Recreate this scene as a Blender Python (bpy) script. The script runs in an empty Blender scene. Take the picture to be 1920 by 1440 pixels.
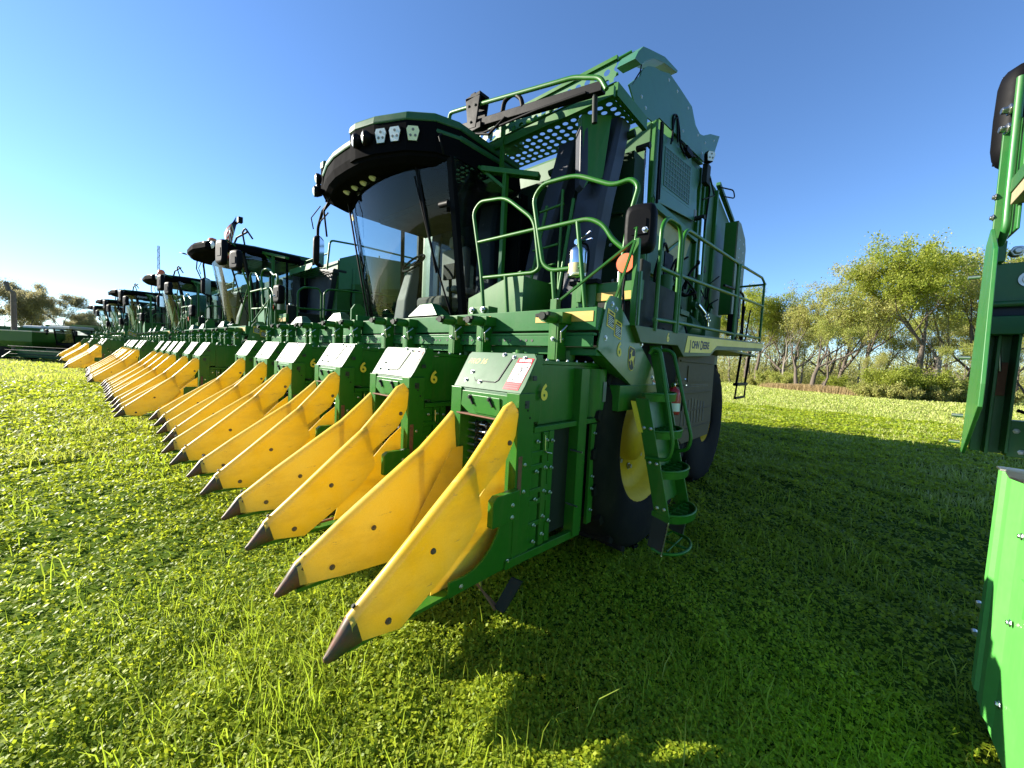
import bpy, bmesh, math, random
import numpy as np
from mathutils import Vector, Matrix, Quaternion
R = math.radians
scene = bpy.context.scene
COL = scene.collection

# ------------------------------------------------------------------ camera, sky, sun, exposure
YAW, PITCH, ROLL, CAM_H = R(41.7), .062, .05, 1.5
fw = Vector((-math.sin(YAW)*math.cos(PITCH), math.cos(YAW)*math.cos(PITCH), -math.sin(PITCH)))
r0 = Vector((math.cos(YAW), math.sin(YAW), 0)); u0 = r0.cross(fw)
rt = r0*math.cos(ROLL)+u0*math.sin(ROLL); up = rt.cross(fw)
cd = bpy.data.cameras.new('camera'); cam = bpy.data.objects.new('camera', cd); COL.objects.link(cam)
cd.sensor_width = 36; cd.lens = 721/1920*36; cd.clip_start = .05; cd.clip_end = 3000
cam.matrix_world = Matrix(((rt.x, up.x, -fw.x, 0), (rt.y, up.y, -fw.y, 0), (rt.z, up.z, -fw.z, CAM_H), (0, 0, 0, 1)))
scene.camera = cam

SUN_EL, SUN_AZ = R(23.5), R(30)          # shadows travel towards +X, SUN_AZ turned to +Y
tosun = Vector((-math.cos(SUN_AZ)*math.cos(SUN_EL), -math.sin(SUN_AZ)*math.cos(SUN_EL), math.sin(SUN_EL)))
w = bpy.data.worlds.new("World"); scene.world = w; w.use_nodes = True
nt = w.node_tree; bg = nt.nodes['Background']
sky = nt.nodes.new('ShaderNodeTexSky'); sky.sky_type = 'NISHITA'; sky.sun_disc = False
sky.sun_elevation = SUN_EL; sky.sun_rotation = math.atan2(tosun.x, tosun.y)
sky.air_density = .85; sky.dust_density = .05; sky.ozone_density = 6
nt.links.new(sky.outputs[0], bg.inputs[0]); bg.inputs[1].default_value = .079
sl = bpy.data.lights.new('sun', 'SUN'); sl.energy = 5; sl.angle = R(.5); sl.color = (1, .93, .80)
so = bpy.data.objects.new('sun', sl); COL.objects.link(so); so.rotation_euler = tosun.to_track_quat('Z', 'Y').to_euler()
vs = scene.view_settings; vs.view_transform = 'Standard'; vs.look = 'None'; vs.gamma = 1; vs.exposure = 1.8
scene.cycles.max_bounces = 8; scene.cycles.transparent_max_bounces = 12
scene.cycles.use_denoising = True

# ------------------------------------------------------------------ materials
def node_mat(name):
    m = bpy.data.materials.new(name); m.use_nodes = True
    n = m.node_tree.nodes; l = m.node_tree.links
    return m, n, l, n['Principled BSDF']
def mix_rgb(n, l, fac, a, b):
    x = n.new('ShaderNodeMix'); x.data_type = 'RGBA'
    if isinstance(fac, (int, float)): x.inputs[0].default_value = fac
    else: l.new(fac, x.inputs[0])
    for i, c in ((6, a), (7, b)):
        if isinstance(c, tuple): x.inputs[i].default_value = (*c, 1)
        else: l.new(c, x.inputs[i])
    return x.outputs[2]
def noise(n, l, scale, detail=5, rough=.6, coord='Object', lo=.4, hi=.65, stretch=None):
    tc = n.new('ShaderNodeTexCoord'); t = n.new('ShaderNodeTexNoise')
    t.inputs['Scale'].default_value = scale; t.inputs['Detail'].default_value = detail; t.inputs['Roughness'].default_value = rough
    src = tc.outputs[coord]
    if stretch:
        mp = n.new('ShaderNodeMapping'); mp.inputs['Scale'].default_value = stretch; l.new(src, mp.inputs[0]); src = mp.outputs[0]
    l.new(src, t.inputs['Vector'])
    r = n.new('ShaderNodeMapRange'); r.inputs[1].default_value = lo; r.inputs[2].default_value = hi
    l.new(t.outputs[0], r.inputs[0]); return r.outputs[0]
def bump(n, l, p, h, strength, dist=.002):
    b = n.new('ShaderNodeBump'); b.inputs['Strength'].default_value = strength; b.inputs['Distance'].default_value = dist
    l.new(h, b.inputs['Height']); l.new(b.outputs[0], p.inputs['Normal'])
def paint(name, col, rough=.35, metal=0, dust=(.22, .19, .13), damt=.25, dscale=3, rvar=.15, coat=0, spec=.5, bmp=.0, chips=0):
    m, n, l, p = node_mat(name)
    a = noise(n, l, dscale, 8, .68, lo=.42, hi=.72)
    f = n.new('ShaderNodeMath'); f.operation = 'MULTIPLY'; f.inputs[1].default_value = damt; l.new(a, f.inputs[0])
    c = mix_rgb(n, l, f.outputs[0], col, dust)
    b = noise(n, l, dscale*9, 4, .6, lo=.3, hi=.75)
    c = mix_rgb(n, l, b, c, mix_rgb(n, l, .22, c, tuple(x*.45 for x in col)))
    if chips:
        k = noise(n, l, 26, 9, .78, lo=.655, hi=.70); q = noise(n, l, 1.7, 5, .6, lo=.35, hi=.7); f2 = n.new('ShaderNodeMath'); f2.operation = 'MULTIPLY'; l.new(k, f2.inputs[0]); l.new(q, f2.inputs[1])
        f3 = n.new('ShaderNodeMath'); f3.operation = 'MULTIPLY'; f3.inputs[1].default_value = chips; l.new(f2.outputs[0], f3.inputs[0]); c = mix_rgb(n, l, f3.outputs[0], c, (.16, .15, .10))
        st = noise(n, l, 2.2, 7, .7, lo=.5, hi=.8, stretch=(6, 6, .7)); f4 = n.new('ShaderNodeMath'); f4.operation = 'MULTIPLY'; f4.inputs[1].default_value = chips*.45; l.new(st, f4.inputs[0]); c = mix_rgb(n, l, f4.outputs[0], c, dust)
    l.new(c, p.inputs['Base Color'])
    r = n.new('ShaderNodeMapRange'); r.inputs[3].default_value = rough; r.inputs[4].default_value = min(1, rough+rvar); l.new(a, r.inputs[0])
    l.new(r.outputs[0], p.inputs['Roughness']); p.inputs['Metallic'].default_value = metal
    p.inputs['Coat Weight'].default_value = coat; p.inputs['Coat Roughness'].default_value = .12
    p.inputs['Specular IOR Level'].default_value = spec
    if bmp: bump(n, l, p, b, bmp)
    return m
GREEN = paint('green_paint', (.016, .115, .007), .38, damt=.07, coat=.05, spec=.28, dust=(.12, .12, .04), chips=.7)
GREEND = paint('green_paint_dusty', (.014, .085, .010), .5, damt=.2, dscale=1.6, coat=.05, spec=.35, dust=(.12, .13, .08))
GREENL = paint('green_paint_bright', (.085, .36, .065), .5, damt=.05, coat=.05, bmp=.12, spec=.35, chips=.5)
OLIVE = paint('dusty_green_beam', (.040, .085, .012), .45, damt=.4, dscale=2, dust=(.13, .115, .06), spec=.35)
ROOFB = paint('matt_black_roof', (.004, .004, .005), .9, damt=.1, dscale=4, dust=(.010, .010, .010), spec=.03)
BLACK = paint('black_plastic', (.003, .003, .0038), .5, damt=.12, dscale=4, dust=(.010, .0095, .009), bmp=.1, spec=.09)
DARK = paint('dark_metal', (.009, .013, .010), .65, damt=.15, dscale=5, dust=(.03, .025, .02), spec=.25)
NAVY = paint('dark_duct_plastic', (.015, .018, .030), .45, damt=.18, dscale=2, dust=(.05, .05, .055), spec=.35)
STEEL = paint('bare_steel', (.55, .55, .53), .28, metal=1, damt=.3, dscale=12, dust=(.3, .27, .22))
CHROME = paint('chrome', (.8, .8, .8), .10, metal=1, damt=.08, dscale=6, rvar=.05)
RUST = paint('rusty_steel', (.16, .065, .03), .75, damt=.5, dscale=14, dust=(.05, .03, .02))
RUBBER = paint('tyre_rubber', (.007, .0065, .006), .85, damt=.4, dscale=3, dust=(.05, .041, .03), bmp=.4, spec=.15)
BROWN = paint('dusty_guard', (.105, .08, .042), .7, damt=.5, dscale=2.5, dust=(.18, .135, .075), spec=.2)
YEL = paint('yellow_paint', (.58, .36, .008), .5, damt=.2, dust=(.30, .20, .05), spec=.15)
YELD = paint('faded_yellow_decal', (.46, .28, .025), .5, damt=.5, dscale=9, dust=(.36, .27, .10))
WHITE = paint('white_print', (.78, .78, .76), .5, damt=.15)
RED = paint('red_paint', (.42, .012, .016), .3, damt=.08)
ORANGE = paint('orange_lens', (.75, .13, .03), .3, damt=.1)
PRINT = paint('black_print', (.012, .012, .012), .5, damt=.05)
GREY = paint('grey_trim', (.16, .16, .155), .6, damt=.3)
BLUEC = paint('blue_cloth', (.02, .03, .16), .8, damt=.1)
LENS = paint('lamp_lens', (.75, .76, .74), .12, damt=.1, coat=.6)
AMBERLENS = paint('pale_yellow_lamp', (.75, .76, .42), .15, damt=.1, coat=.5)
TAN = paint('tan_paint', (.30, .24, .14), .6, damt=.3)
WOOD = paint('weathered_wood', (.10, .075, .055), .85, damt=.4, dscale=5)
def plastic_yellow():
    m, n, l, p = node_mat('yellow_plastic')
    a = noise(n, l, 2.2, 7, .65, lo=.40, hi=.66)
    c = mix_rgb(n, l, a, (.76, .54, .030), (.74, .585, .13))
    s = noise(n, l, 10, 8, .75, lo=.60, hi=.74)
    c = mix_rgb(n, l, s, c, (.64, .54, .25))
    sp = noise(n, l, 230, 2, .5, lo=.35, hi=.75)
    c = mix_rgb(n, l, sp, c, mix_rgb(n, l, .16, c, (.30, .18, .03)))
    scr = noise(n, l, 4, 6, .8, lo=.635, hi=.67, stretch=(9, 2.2, 9))
    c = mix_rgb(n, l, scr, c, (.42, .31, .12))
    dr = noise(n, l, 3.1, 8, .7, lo=.52, hi=.74, stretch=(1, .6, 1.8)); dm = n.new('ShaderNodeMath'); dm.operation = 'MULTIPLY'; dm.inputs[1].default_value = .45; l.new(dr, dm.inputs[0]); c = mix_rgb(n, l, dm.outputs[0], c, (.40, .27, .06))
    l.new(c, p.inputs['Base Color']); p.inputs['Roughness'].default_value = .34
    p.inputs['Specular IOR Level'].default_value = .5
    bump(n, l, p, sp, .06, .001)
    t = n.new('ShaderNodeBsdfTranslucent'); l.new(c, t.inputs[0])
    x = n.new('ShaderNodeMixShader'); x.inputs[0].default_value = .42
    l.new(p.outputs[0], x.inputs[1]); l.new(t.outputs[0], x.inputs[2])
    l.new(x.outputs[0], n['Material Output'].inputs[0]); return m
PLAS = plastic_yellow()
def tip_mat():
    m, n, l, p = node_mat('worn_tip_paint')
    a = noise(n, l, 7, 8, .75, lo=.36, hi=.58)
    c = mix_rgb(n, l, a, (.012, .06, .022), (.14, .058, .035))
    l.new(c, p.inputs['Base Color']); p.inputs['Roughness'].default_value = .4; p.inputs['Metallic'].default_value = .0; p.inputs['Specular IOR Level'].default_value = .3
    return m
TIP = tip_mat()
def glass(name, tint, ior=1.45, dirt_sheen=.02):
    m, n, l, p = node_mat(name); n.remove(p)
    t = n.new('ShaderNodeBsdfTransparent'); t.inputs[0].default_value = (*tint, 1)
    g = n.new('ShaderNodeBsdfGlossy'); g.inputs['Roughness'].default_value = .015; g.inputs[0].default_value = (.95, .97, .96, 1)
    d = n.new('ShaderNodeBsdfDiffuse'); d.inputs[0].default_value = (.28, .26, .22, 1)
    f = n.new('ShaderNodeFresnel'); f.inputs[0].default_value = ior
    fh = n.new('ShaderNodeMath'); fh.operation = 'MULTIPLY'; fh.inputs[1].default_value = .55; l.new(f.outputs[0], fh.inputs[0])
    x = n.new('ShaderNodeMixShader'); l.new(fh.outputs[0], x.inputs[0]); l.new(t.outputs[0], x.inputs[1]); l.new(g.outputs[0], x.inputs[2])
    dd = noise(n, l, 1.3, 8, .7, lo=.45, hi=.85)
    k = n.new('ShaderNodeMath'); k.operation = 'MULTIPLY'; k.inputs[1].default_value = dirt_sheen; l.new(dd, k.inputs[0])
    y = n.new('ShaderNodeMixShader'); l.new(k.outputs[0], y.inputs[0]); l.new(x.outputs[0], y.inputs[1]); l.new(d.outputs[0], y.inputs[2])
    l.new(y.outputs[0], n['Material Output'].inputs[0]); return m
GLASS = glass('cab_glass', (.80, .87, .84))
GLASSD = glass('tinted_side_glass', (.55, .64, .66), 1.8, .12)  # stronger pale film stands in for sky reflected in the panes
def perforated(name, col, scale, rad, axes):
    m, n, l, p = node_mat(name)
    tc = n.new('ShaderNodeTexCoord'); mp = n.new('ShaderNodeMapping'); mp.inputs['Scale'].default_value = scale; l.new(tc.outputs['Object'], mp.inputs[0])
    fr = n.new('ShaderNodeVectorMath'); fr.operation = 'FRACTION'; l.new(mp.outputs[0], fr.inputs[0])
    sb = n.new('ShaderNodeVectorMath'); sb.operation = 'SUBTRACT'; sb.inputs[1].default_value = (.5, .5, .5); l.new(fr.outputs[0], sb.inputs[0])
    ml = n.new('ShaderNodeVectorMath'); ml.operation = 'MULTIPLY'; ml.inputs[1].default_value = axes; l.new(sb.outputs[0], ml.inputs[0])
    ln = n.new('ShaderNodeVectorMath'); ln.operation = 'LENGTH'; l.new(ml.outputs[0], ln.inputs[0])
    lt = n.new('ShaderNodeMath'); lt.operation = 'GREATER_THAN'; lt.inputs[1].default_value = rad; l.new(ln.outputs['Value'], lt.inputs[0])
    p.inputs['Base Color'].default_value = (*col, 1); p.inputs['Roughness'].default_value = .45
    l.new(lt.outputs[0], p.inputs['Alpha']); return m
PERF = perforated('perforated_green_sheet', (.014, .14, .034), (10.5, 12, 12), .30, (1, 1, 0))
PERFV = perforated('perforated_green_upright', (.012, .11, .018), (10.5, 12, 12), .30, (1, 0, 1))
SHADE = paint('shaded_grimy_wall', (.005, .028, .008), .6, damt=.3, dust=(.03, .03, .02), spec=.2)  # grimy green, darkened further to hold the shade deep behind the ducts
def leafy(name, cols, trans=.45, rough=.5, tcol=None, spec=.35):
    m, n, l, p = node_mat(name)
    g = n.new('ShaderNodeNewGeometry'); cr = n.new('ShaderNodeValToRGB'); l.new(g.outputs['Random Per Island'], cr.inputs[0])
    e = cr.color_ramp.elements
    while len(e) < len(cols): e.new(.5)
    for i, c in enumerate(cols): e[i].position = i/(len(cols)-1); e[i].color = (*c, 1)
    l.new(cr.outputs[0], p.inputs['Base Color']); p.inputs['Roughness'].default_value = rough; p.inputs['Specular IOR Level'].default_value = spec
    t = n.new('ShaderNodeBsdfTranslucent')
    if tcol: l.new(mix_rgb(n, l, .6, cr.outputs[0], tcol), t.inputs[0])
    else: l.new(cr.outputs[0], t.inputs[0])
    x = n.new('ShaderNodeMixShader'); x.inputs[0].default_value = trans
    l.new(p.outputs[0], x.inputs[1]); l.new(t.outputs[0], x.inputs[2]); l.new(x.outputs[0], n['Material Output'].inputs[0]); return m

# ------------------------------------------------------------------ mesh tools
def V(*a): return Vector(a)
def fillet(pts, r, n=4):
    pts = [Vector(p) for p in pts]; out = [pts[0]]
    for i in range(1, len(pts)-1):
        a, b, c = pts[i-1], pts[i], pts[i+1]
        d1, d2 = (a-b), (c-b); q = min(r, d1.length*.45, d2.length*.45)
        p1, p2 = b+d1.normalized()*q, b+d2.normalized()*q
        for k in range(n+1):
            t = k/n; out.append(p1*(1-t)**2+b*2*t*(1-t)+p2*t*t)
    out.append(pts[-1]); return out
class MB:
    def __init__(s): s.v = []; s.f = []; s.m = []; s.sm = []
    def add(s, vs, fs, mi=0, smooth=False):
        o = len(s.v); s.v += [tuple(p) for p in vs]
        for f in fs: s.f.append([i+o for i in f]); s.m.append(mi); s.sm.append(smooth)
        return s
    def box(s, x0, x1, y0, y1, z0, z1, mi=0):
        vs = [(x, y, z) for z in (z0, z1) for y in (y0, y1) for x in (x0, x1)]
        return s.add(vs, [(0, 2, 3, 1), (4, 5, 7, 6), (0, 1, 5, 4), (2, 6, 7, 3), (0, 4, 6, 2), (1, 3, 7, 5)], mi)
    def prism(s, poly, vec, mi=0):
        n = len(poly); a = [Vector(p) for p in poly]; v = Vector(vec); vs = a+[p+v for p in a]
        nor = Vector((0, 0, 0))
        for i in range(n): nor += a[i].cross(a[(i+1) % n])
        flip = nor.dot(v) > 0
        fs = [list(range(n)), list(range(n, 2*n))[::-1]] + [[i, i+n, (i+1) % n+n, (i+1) % n] for i in range(n)]
        if flip: fs = [f[::-1] for f in fs]
        return s.add(vs, fs, mi)
    def yz(s, poly, x0, x1, mi=0): return s.prism([(x0, p[0], p[1]) for p in poly], (x1-x0, 0, 0), mi)
    def beam(s, a, b, w, h, mi=0, side=None):
        a, b = Vector(a), Vector(b); d = (b-a).normalized()
        sd = Vector(side) if side else d.cross(Vector((0, 0, 1)))
        if sd.length < 1e-4: sd = Vector((1, 0, 0))
        sd.normalize(); upv = sd.cross(d).normalized()
        return s.prism([a+sd*x*w/2+upv*y*h/2 for x, y in ((-1, -1), (1, -1), (1, 1), (-1, 1))], b-a, mi)
    def tube(s, pts, r, n=8, mi=0, fil=0, closed=False, radii=None):
        pts = [Vector(p) for p in pts]
        if fil: pts = fillet(pts, fil)
        q = [pts[0]]
        for p in pts[1:]:
            if (p-q[-1]).length > 1e-5: q.append(p)
        pts = q; N = len(pts); vs = []; prev = None
        for i, p in enumerate(pts):
            if closed: t = pts[(i+1) % N]-pts[i-1]
            else: t = pts[min(i+1, N-1)]-pts[max(i-1, 0)]
            t.normalize()
            if prev is None:
                a = Vector((0, 0, 1)) if abs(t.z) < .9 else Vector((1, 0, 0)); u = t.cross(a).normalized()
            else: u = (prev-t*prev.dot(t)).normalized()
            prev = u; wv = t.cross(u); rr = radii[i] if radii else r
            vs += [p+(u*math.cos(2*math.pi*k/n)+wv*math.sin(2*math.pi*k/n))*rr for k in range(n)]
        fs = []
        for i in range(N if closed else N-1):
            j = (i+1) % N
            fs += [[i*n+k, i*n+(k+1) % n, j*n+(k+1) % n, j*n+k] for k in range(n)]
        s.add(vs, fs, mi, True)
        if not closed: s.add(vs[:n], [list(range(n))[::-1]], mi); s.add(vs[-n:], [list(range(n))], mi)
        return s
    def cyl(s, a, b, r, r2=None, n=12, mi=0): return s.tube([a, b], r, n, mi, radii=[r, r if r2 is None else r2])
    def bolt(s, p, d, r=.008, h=.006, mi=0):
        p = Vector(p); d = Vector(d).normalized()
        a = d.cross(Vector((0, 0, 1)) if abs(d.z) < .9 else Vector((1, 0, 0))).normalized(); b = d.cross(a)
        ring = [a*math.cos(k*math.pi/3)+b*math.sin(k*math.pi/3) for k in range(6)]
        s.add([p+q*r*1.5 for q in ring]+[p+d*h*.35+q*r*1.5 for q in ring], [list(range(6, 12))]+[[k, (k+1) % 6, (k+1) % 6+6, k+6] for k in range(6)], mi)
        return s.add([p+d*h*.35+q*r for q in ring]+[p+d*h*1.35+q*r*.9 for q in ring], [list(range(6, 12))]+[[k, (k+1) % 6, (k+1) % 6+6, k+6] for k in range(6)], mi)
    def loft(s, rings, mi=0, closed=True, cap=True, smooth=True):
        n = len(rings[0]); vs = [p for r in rings for p in r]; fs = []
        for i in range(len(rings)-1):
            for k in range(n if closed else n-1):
                fs.append([i*n+k, i*n+(k+1) % n, (i+1)*n+(k+1) % n, (i+1)*n+k])
        s.add(vs, fs, mi, smooth)
        if cap: s.add(rings[0], [list(range(n))[::-1]], mi); s.add(rings[-1], [list(range(n))], mi)
        return s
    def lathe(s, prof, c, axis, n=32, mi=0, smooth=True):
        c = Vector(c); ax = Vector(axis).normalized(); a = ax.cross(Vector((0, 0, 1)) if abs(ax.z) < .9 else Vector((1, 0, 0))).normalized(); b = ax.cross(a)
        rings = [[c+ax*h+(a*math.cos(2*math.pi*k/n)+b*math.sin(2*math.pi*k/n))*r for k in range(n)] for r, h in prof]
        return s.loft(rings, mi, True, False, smooth)
    def poly(s, pts, mi=0): return s.add(pts, [list(range(len(pts)))], mi)
    def build(s, name, mats, parent=None, bevel=0, org=None, label=None):
        o0 = Vector(org) if org is not None else (Vector(parent['_o']) if parent is not None else Vector((0, 0, 0)))
        me = bpy.data.meshes.new(name); me.from_pydata([tuple(Vector(p)-o0) for p in s.v], [], s.f)
        for m in (mats if isinstance(mats, (list, tuple)) else [mats]): me.materials.append(m)
        me.polygons.foreach_set('material_index', s.m); me.polygons.foreach_set('use_smooth', s.sm)
        me.update()
        o = bpy.data.objects.new(name, me); COL.objects.link(o); o['_o'] = tuple(o0)
        if parent is not None: o.parent = parent
        if bevel:
            b = o.modifiers.new('bevel', 'BEVEL'); b.width = bevel; b.segments = 2; b.limit_method = 'ANGLE'; b.angle_limit = R(40)
        if label: o['label'] = label
        return o
def tag(o, label=None, cat=None, group=None, kind=None):
    if label: o['label'] = label
    if cat: o['category'] = cat
    if group: o['group'] = group
    if kind: o['kind'] = kind
    return o
def thing(name, loc, label, cat, group=None):
    o = bpy.data.objects.new(name, None); COL.objects.link(o); o.location = loc; o['_o'] = tuple(loc)
    o.empty_display_size = .2
    return tag(o, label, cat, group)
KIDS = {}
def kids(o): return [c for c in bpy.data.objects if c.parent == o]
def copy_tree(o, parent=None, loc=None):
    c = o.copy(); COL.objects.link(c)
    if parent is not None: c.parent = parent
    if loc is not None: c.location = loc
    for ch in kids(o): copy_tree(ch, c)
    return c
def text(name, s, size, mats, parent, origin, xdir, ydir, bold=0, thick=.001, shear=0, align='LEFT', space=1):
    cu = bpy.data.curves.new(name, 'FONT'); cu.body = s; cu.size = size; cu.offset = bold; cu.extrude = thick; cu.shear = shear; cu.align_x = align; cu.space_character = space
    cu.resolution_u = 4
    t = bpy.data.objects.new(name+'_curve', cu); COL.objects.link(t)
    bpy.context.view_layer.update()
    me = bpy.data.meshes.new_from_object(t.evaluated_get(bpy.context.evaluated_depsgraph_get()))
    bpy.data.objects.remove(t); bpy.data.curves.remove(cu)
    x = Vector(xdir).normalized(); y = Vector(ydir).normalized(); z = x.cross(y)
    o0 = Vector(parent['_o']); og = Vector(origin)-o0
    me.transform(Matrix(((x.x, y.x, z.x, og.x), (x.y, y.y, z.y, og.y), (x.z, y.z, z.z, og.z), (0, 0, 0, 1))))
    me.name = name; me.materials.clear(); me.materials.append(mats)
    o = bpy.data.objects.new(name, me); COL.objects.link(o); o.parent = parent; o['_o'] = tuple(o0); return o
# ------------------------------------------------------------------ row unit of a picking head
XC, STEP = -1.48, .975
def snout_ring(yt, zt, yb, zb, xi_t, xo_t, xi_b, xo_b, r):
    H = zt-zb; pts = []
    def P(x, f): return (x, yb+(yt-yb)*f, zb+H*f)
    fr = max(.1, 1-r/H); w = (xo_t-xi_t)/2; xc = (xo_t+xi_t)/2
    pts += [P(xo_b, 0), P(xo_b*.55+xo_t*.45, .42*fr), P(xo_t*.94+xo_b*.06, .90*fr), P(xo_t, fr)]
    for a in (25, 60, 90, 120, 155):
        pts.append(P(xc+w*math.cos(R(a)), fr+(1-fr)*math.sin(R(a))))
    pts += [P(xi_t, fr), P(xi_t*.94+xi_b*.06, .90*fr), P(xi_b*.55+xi_t*.45, .42*fr), P(xi_b, 0)]
    return pts
def lerp_st(st, n=3):
    out = []
    for a, b in zip(st, st[1:]):
        for k in range(n): t = k/n; out.append(tuple(x+(y-x)*t for x, y in zip(a, b)))
    out.append(st[-1]); return out
def side_bolts(mb, pts, nx, r, mi):
    for p in pts:
        mb.cyl(V(*p), V(*p)+V(nx*.004, 0, 0), r*1.5, n=12, mi=mi); mb.bolt(V(*p)+V(nx*.003, 0, 0), (nx, 0, 0), r, r*.8, mi)
def make_row_unit(root):
    x0, x1 = XC-.26, XC+.26
    h = MB()                                            # housing: posts, gear case, door strips, arc plate
    for a, b in ((x0, x0+.085), (x1-.085, x1)):
        h.box(a, b, 1.43, 1.555, .49, 1.335)
    h.yz([(1.44, 1.30), (1.455, 1.335), (1.575, 1.535), (1.63, 1.535), (1.63, 1.18), (1.46, 1.18)], x0+.02, x1-.02)
    h.box(x0+.035, x1-.035, 1.632, 2.38, 1.16, 1.485)
    h.box(x0+.03, x1-.03, 1.62, 2.39, 1.486, 1.506)
    h.box(x0+.02, x1+.004, 1.56, 2.42, 1.128, 1.158)
    h.cyl((XC-.02, 1.74, 1.50), (XC-.02, 1.74, 1.545), .062, .045, 16); h.cyl((XC-.02, 1.74, 1.545), (XC-.02, 1.74, 1.562), .026, n=8)
    h.cyl((XC+.11, 2.05, 1.50), (XC+.11, 2.05, 1.575), .05, n=16)
    h.cyl((XC+.16, 2.25, 1.16), (XC+.16, 2.25, 1.47), .115, n=20)
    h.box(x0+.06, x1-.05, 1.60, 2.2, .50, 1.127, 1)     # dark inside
    for (ya, yb, xa) in ((1.557, 1.63, -.006), (1.64, 1.685, .004), (1.70, 1.745, -.002)):
        for sx, xs in ((1, x1), (-1, x0)): h.box(*sorted((xs+sx*xa, xs-sx*.03)), ya, yb, .50, 1.125)
    for sx, xs in ((1, x1), (-1, x0)):
        for z in (.62, .74, .80, .93, 1.0): h.box(*sorted((xs-sx*.004, xs+sx*.002)), 1.545, 1.70, z, z+.028)
        h.box(*sorted((xs+sx*.018, xs-sx*.05)), 1.965, 2.03, .45, 1.47); h.box(*sorted((xs+sx*.005, xs-sx*.05)), 2.03, 2.075, .45, 1.47)
        h.box(*sorted((xs+sx*.002, xs-sx*.02)), 2.15, 2.21, .47, 1.12)
        h.beam((xs-sx*.01, 1.38, .485), (xs-sx*.01, 2.06, .455), .035, .045)
        arc = [(1.12+.235*math.cos(R(a)), .795+.265*math.sin(R(a))) for a in range(0, -91, -15)]
        h.yz([(1.035, .465), (1.44, .465), (1.44, .86), (1.375, .86)]+arc+[(1.035, .535)], xs-sx*.004, xs-sx*.016)
        h.yz([(1.245, .72), (1.245, .845), (1.27, .865), (1.43, .865), (1.43, .72)], xs-sx*.002, xs+sx*.035)
        h.box(*sorted((xs-sx*.001, xs+sx*.003)), 1.445, 1.475, .82, 1.02, 2)
        bl = [(1.665, 1.08), (1.665, .93), (1.665, .80), (1.665, .66), (1.665, .56), (1.72, 1.07), (1.72, .92), (1.72, .78), (1.72, .62), (1.59, 1.08), (1.59, .92), (1.59, .77), (1.59, .63), (1.59, .54), (2.18, 1.06), (2.18, .92), (2.18, .78), (2.18, .70), (2.18, .56)]
        for y, z in bl: h.bolt((xs+sx*.004, y, z), (sx, 0, 0), .0075, .012, 3)
        for y, z in ((1.50, .97), (1.50, .83), (1.38, .80), (1.38, .74), (1.10, .495), (1.40, .50)): h.bolt((xs+sx*(.035 if 1.3 < y < 1.4 and z > .7 else 0), y, z), (sx, 0, 0), .008, .006, 3)
        for y, z in ((1.48, 1.28), (1.50, 1.25), (1.52, 1.21)): h.cyl((xs-.001*sx, y, z), (xs+.003*sx, y, z), .006, n=8, mi=1)
        h.tube([(xs+sx*.02, 1.635, 1.11), (xs+sx*.02, 1.64, 1.02), (xs+sx*.02, 1.70, 1.005)], .004, 6, 3, fil=.02)
        for y, z in ((1.95, .98), (1.93, .66)): h.cyl((xs-.02*sx, y, z), (xs+.06*sx, y, z), .006, n=8, mi=3)
    h.box(XC+.10, XC+.135, 1.545, 2.41, 1.507, 1.516)
    for k in range(9): h.bolt((XC-.2+.05*k, 1.645, 1.507), (0, 0, 1), .007, .008, 3)
    for k in range(7): h.bolt((x1-.045, 1.7+.1*k, 1.507), (0, 0, 1), .007, .008, 3)
    h.box(x1-.004, x1+.0015, 1.475, 1.51, 1.26, 1.30, 4); h.box(x1-.004, x1+.0015, 1.53, 1.56, 1.40, 1.425, 4)
    u = h.build('row_unit', [GREEN, DARK, RUST, STEEL, PRINT], root, bevel=.003)
    # spindles in the throat
    s = MB(); rnd = random.Random(3)
    for z in np.arange(.54, 1.17, .042):
        for y in (1.50, 1.555):
            s.tube([(x0+.06, y, z), (x1-.06, y+.012, z+rnd.uniform(-.004, .004))], .008, 6, 0)
            for x in (XC-.11, XC-.03, XC+.05, XC+.12): s.cyl((x, y, z), (x+.016, y, z), .017, n=8, mi=1)
    s.build('picking_spindles', [STEEL, DARK], u)
    # sloping cover with access door, print
    n = V(0, -.2, .12).normalized(); updir = V(0, .12, .2).normalized()
    c0 = V(XC, 1.452, 1.33)
    def on(a, b, lift=0): return c0+V(a, 0, 0)+updir*b+n*(lift+.004)
    cv = MB(); H = .236
    out = [(-.255, 0), (.255, 0), (.262, .045), (.262, H-.03), (.235, H), (-.245, H), (-.258, H-.02)]
    cv.prism([on(a, b) for a, b in out], n*.008)
    cv.prism([on(-.255, 0), on(.255, 0), on(.255, 0)+V(0, -.004, -.03), on(-.255, 0)+V(0, -.004, -.03)], V(0, -.006, 0))
    d = MB(); d.prism([on(a, b, .0085) for a, b in ((-.10, .05), (.05, .05), (.065, .065), (.095, .205), (-.02, .21), (-.055, .2), (-.115, .065))], n*.0025)
    gp = [(.05, .047), (.069, .062), (.101, .207)]
    for p, q in zip(gp, gp[1:]): d.beam(on(*p, .0085), on(*q, .0085), .008, .004, 1, side=n)
    d.tube([on(-.118, .064, .009), on(-.10, .046, .009), on(.048, .046, .009)], .0025, 5, 1)
    d.build('access_door', [GREENCV, PRINT], u)
    b = cv
    for a, e in ((-.155, .10), (-.175, .045), (-.06, .042), (.108, .208), (.185, .205), (.03, .222)):
        b.cyl(on(a, e, .006), on(a, e, .011), .013, n=12, mi=1); b.bolt(on(a, e, .010), n, .008, .008, 1)
    cv.build('sloping_cover', [GREENCV, STEEL], u, bevel=.002)
    w_ = MB()
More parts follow.
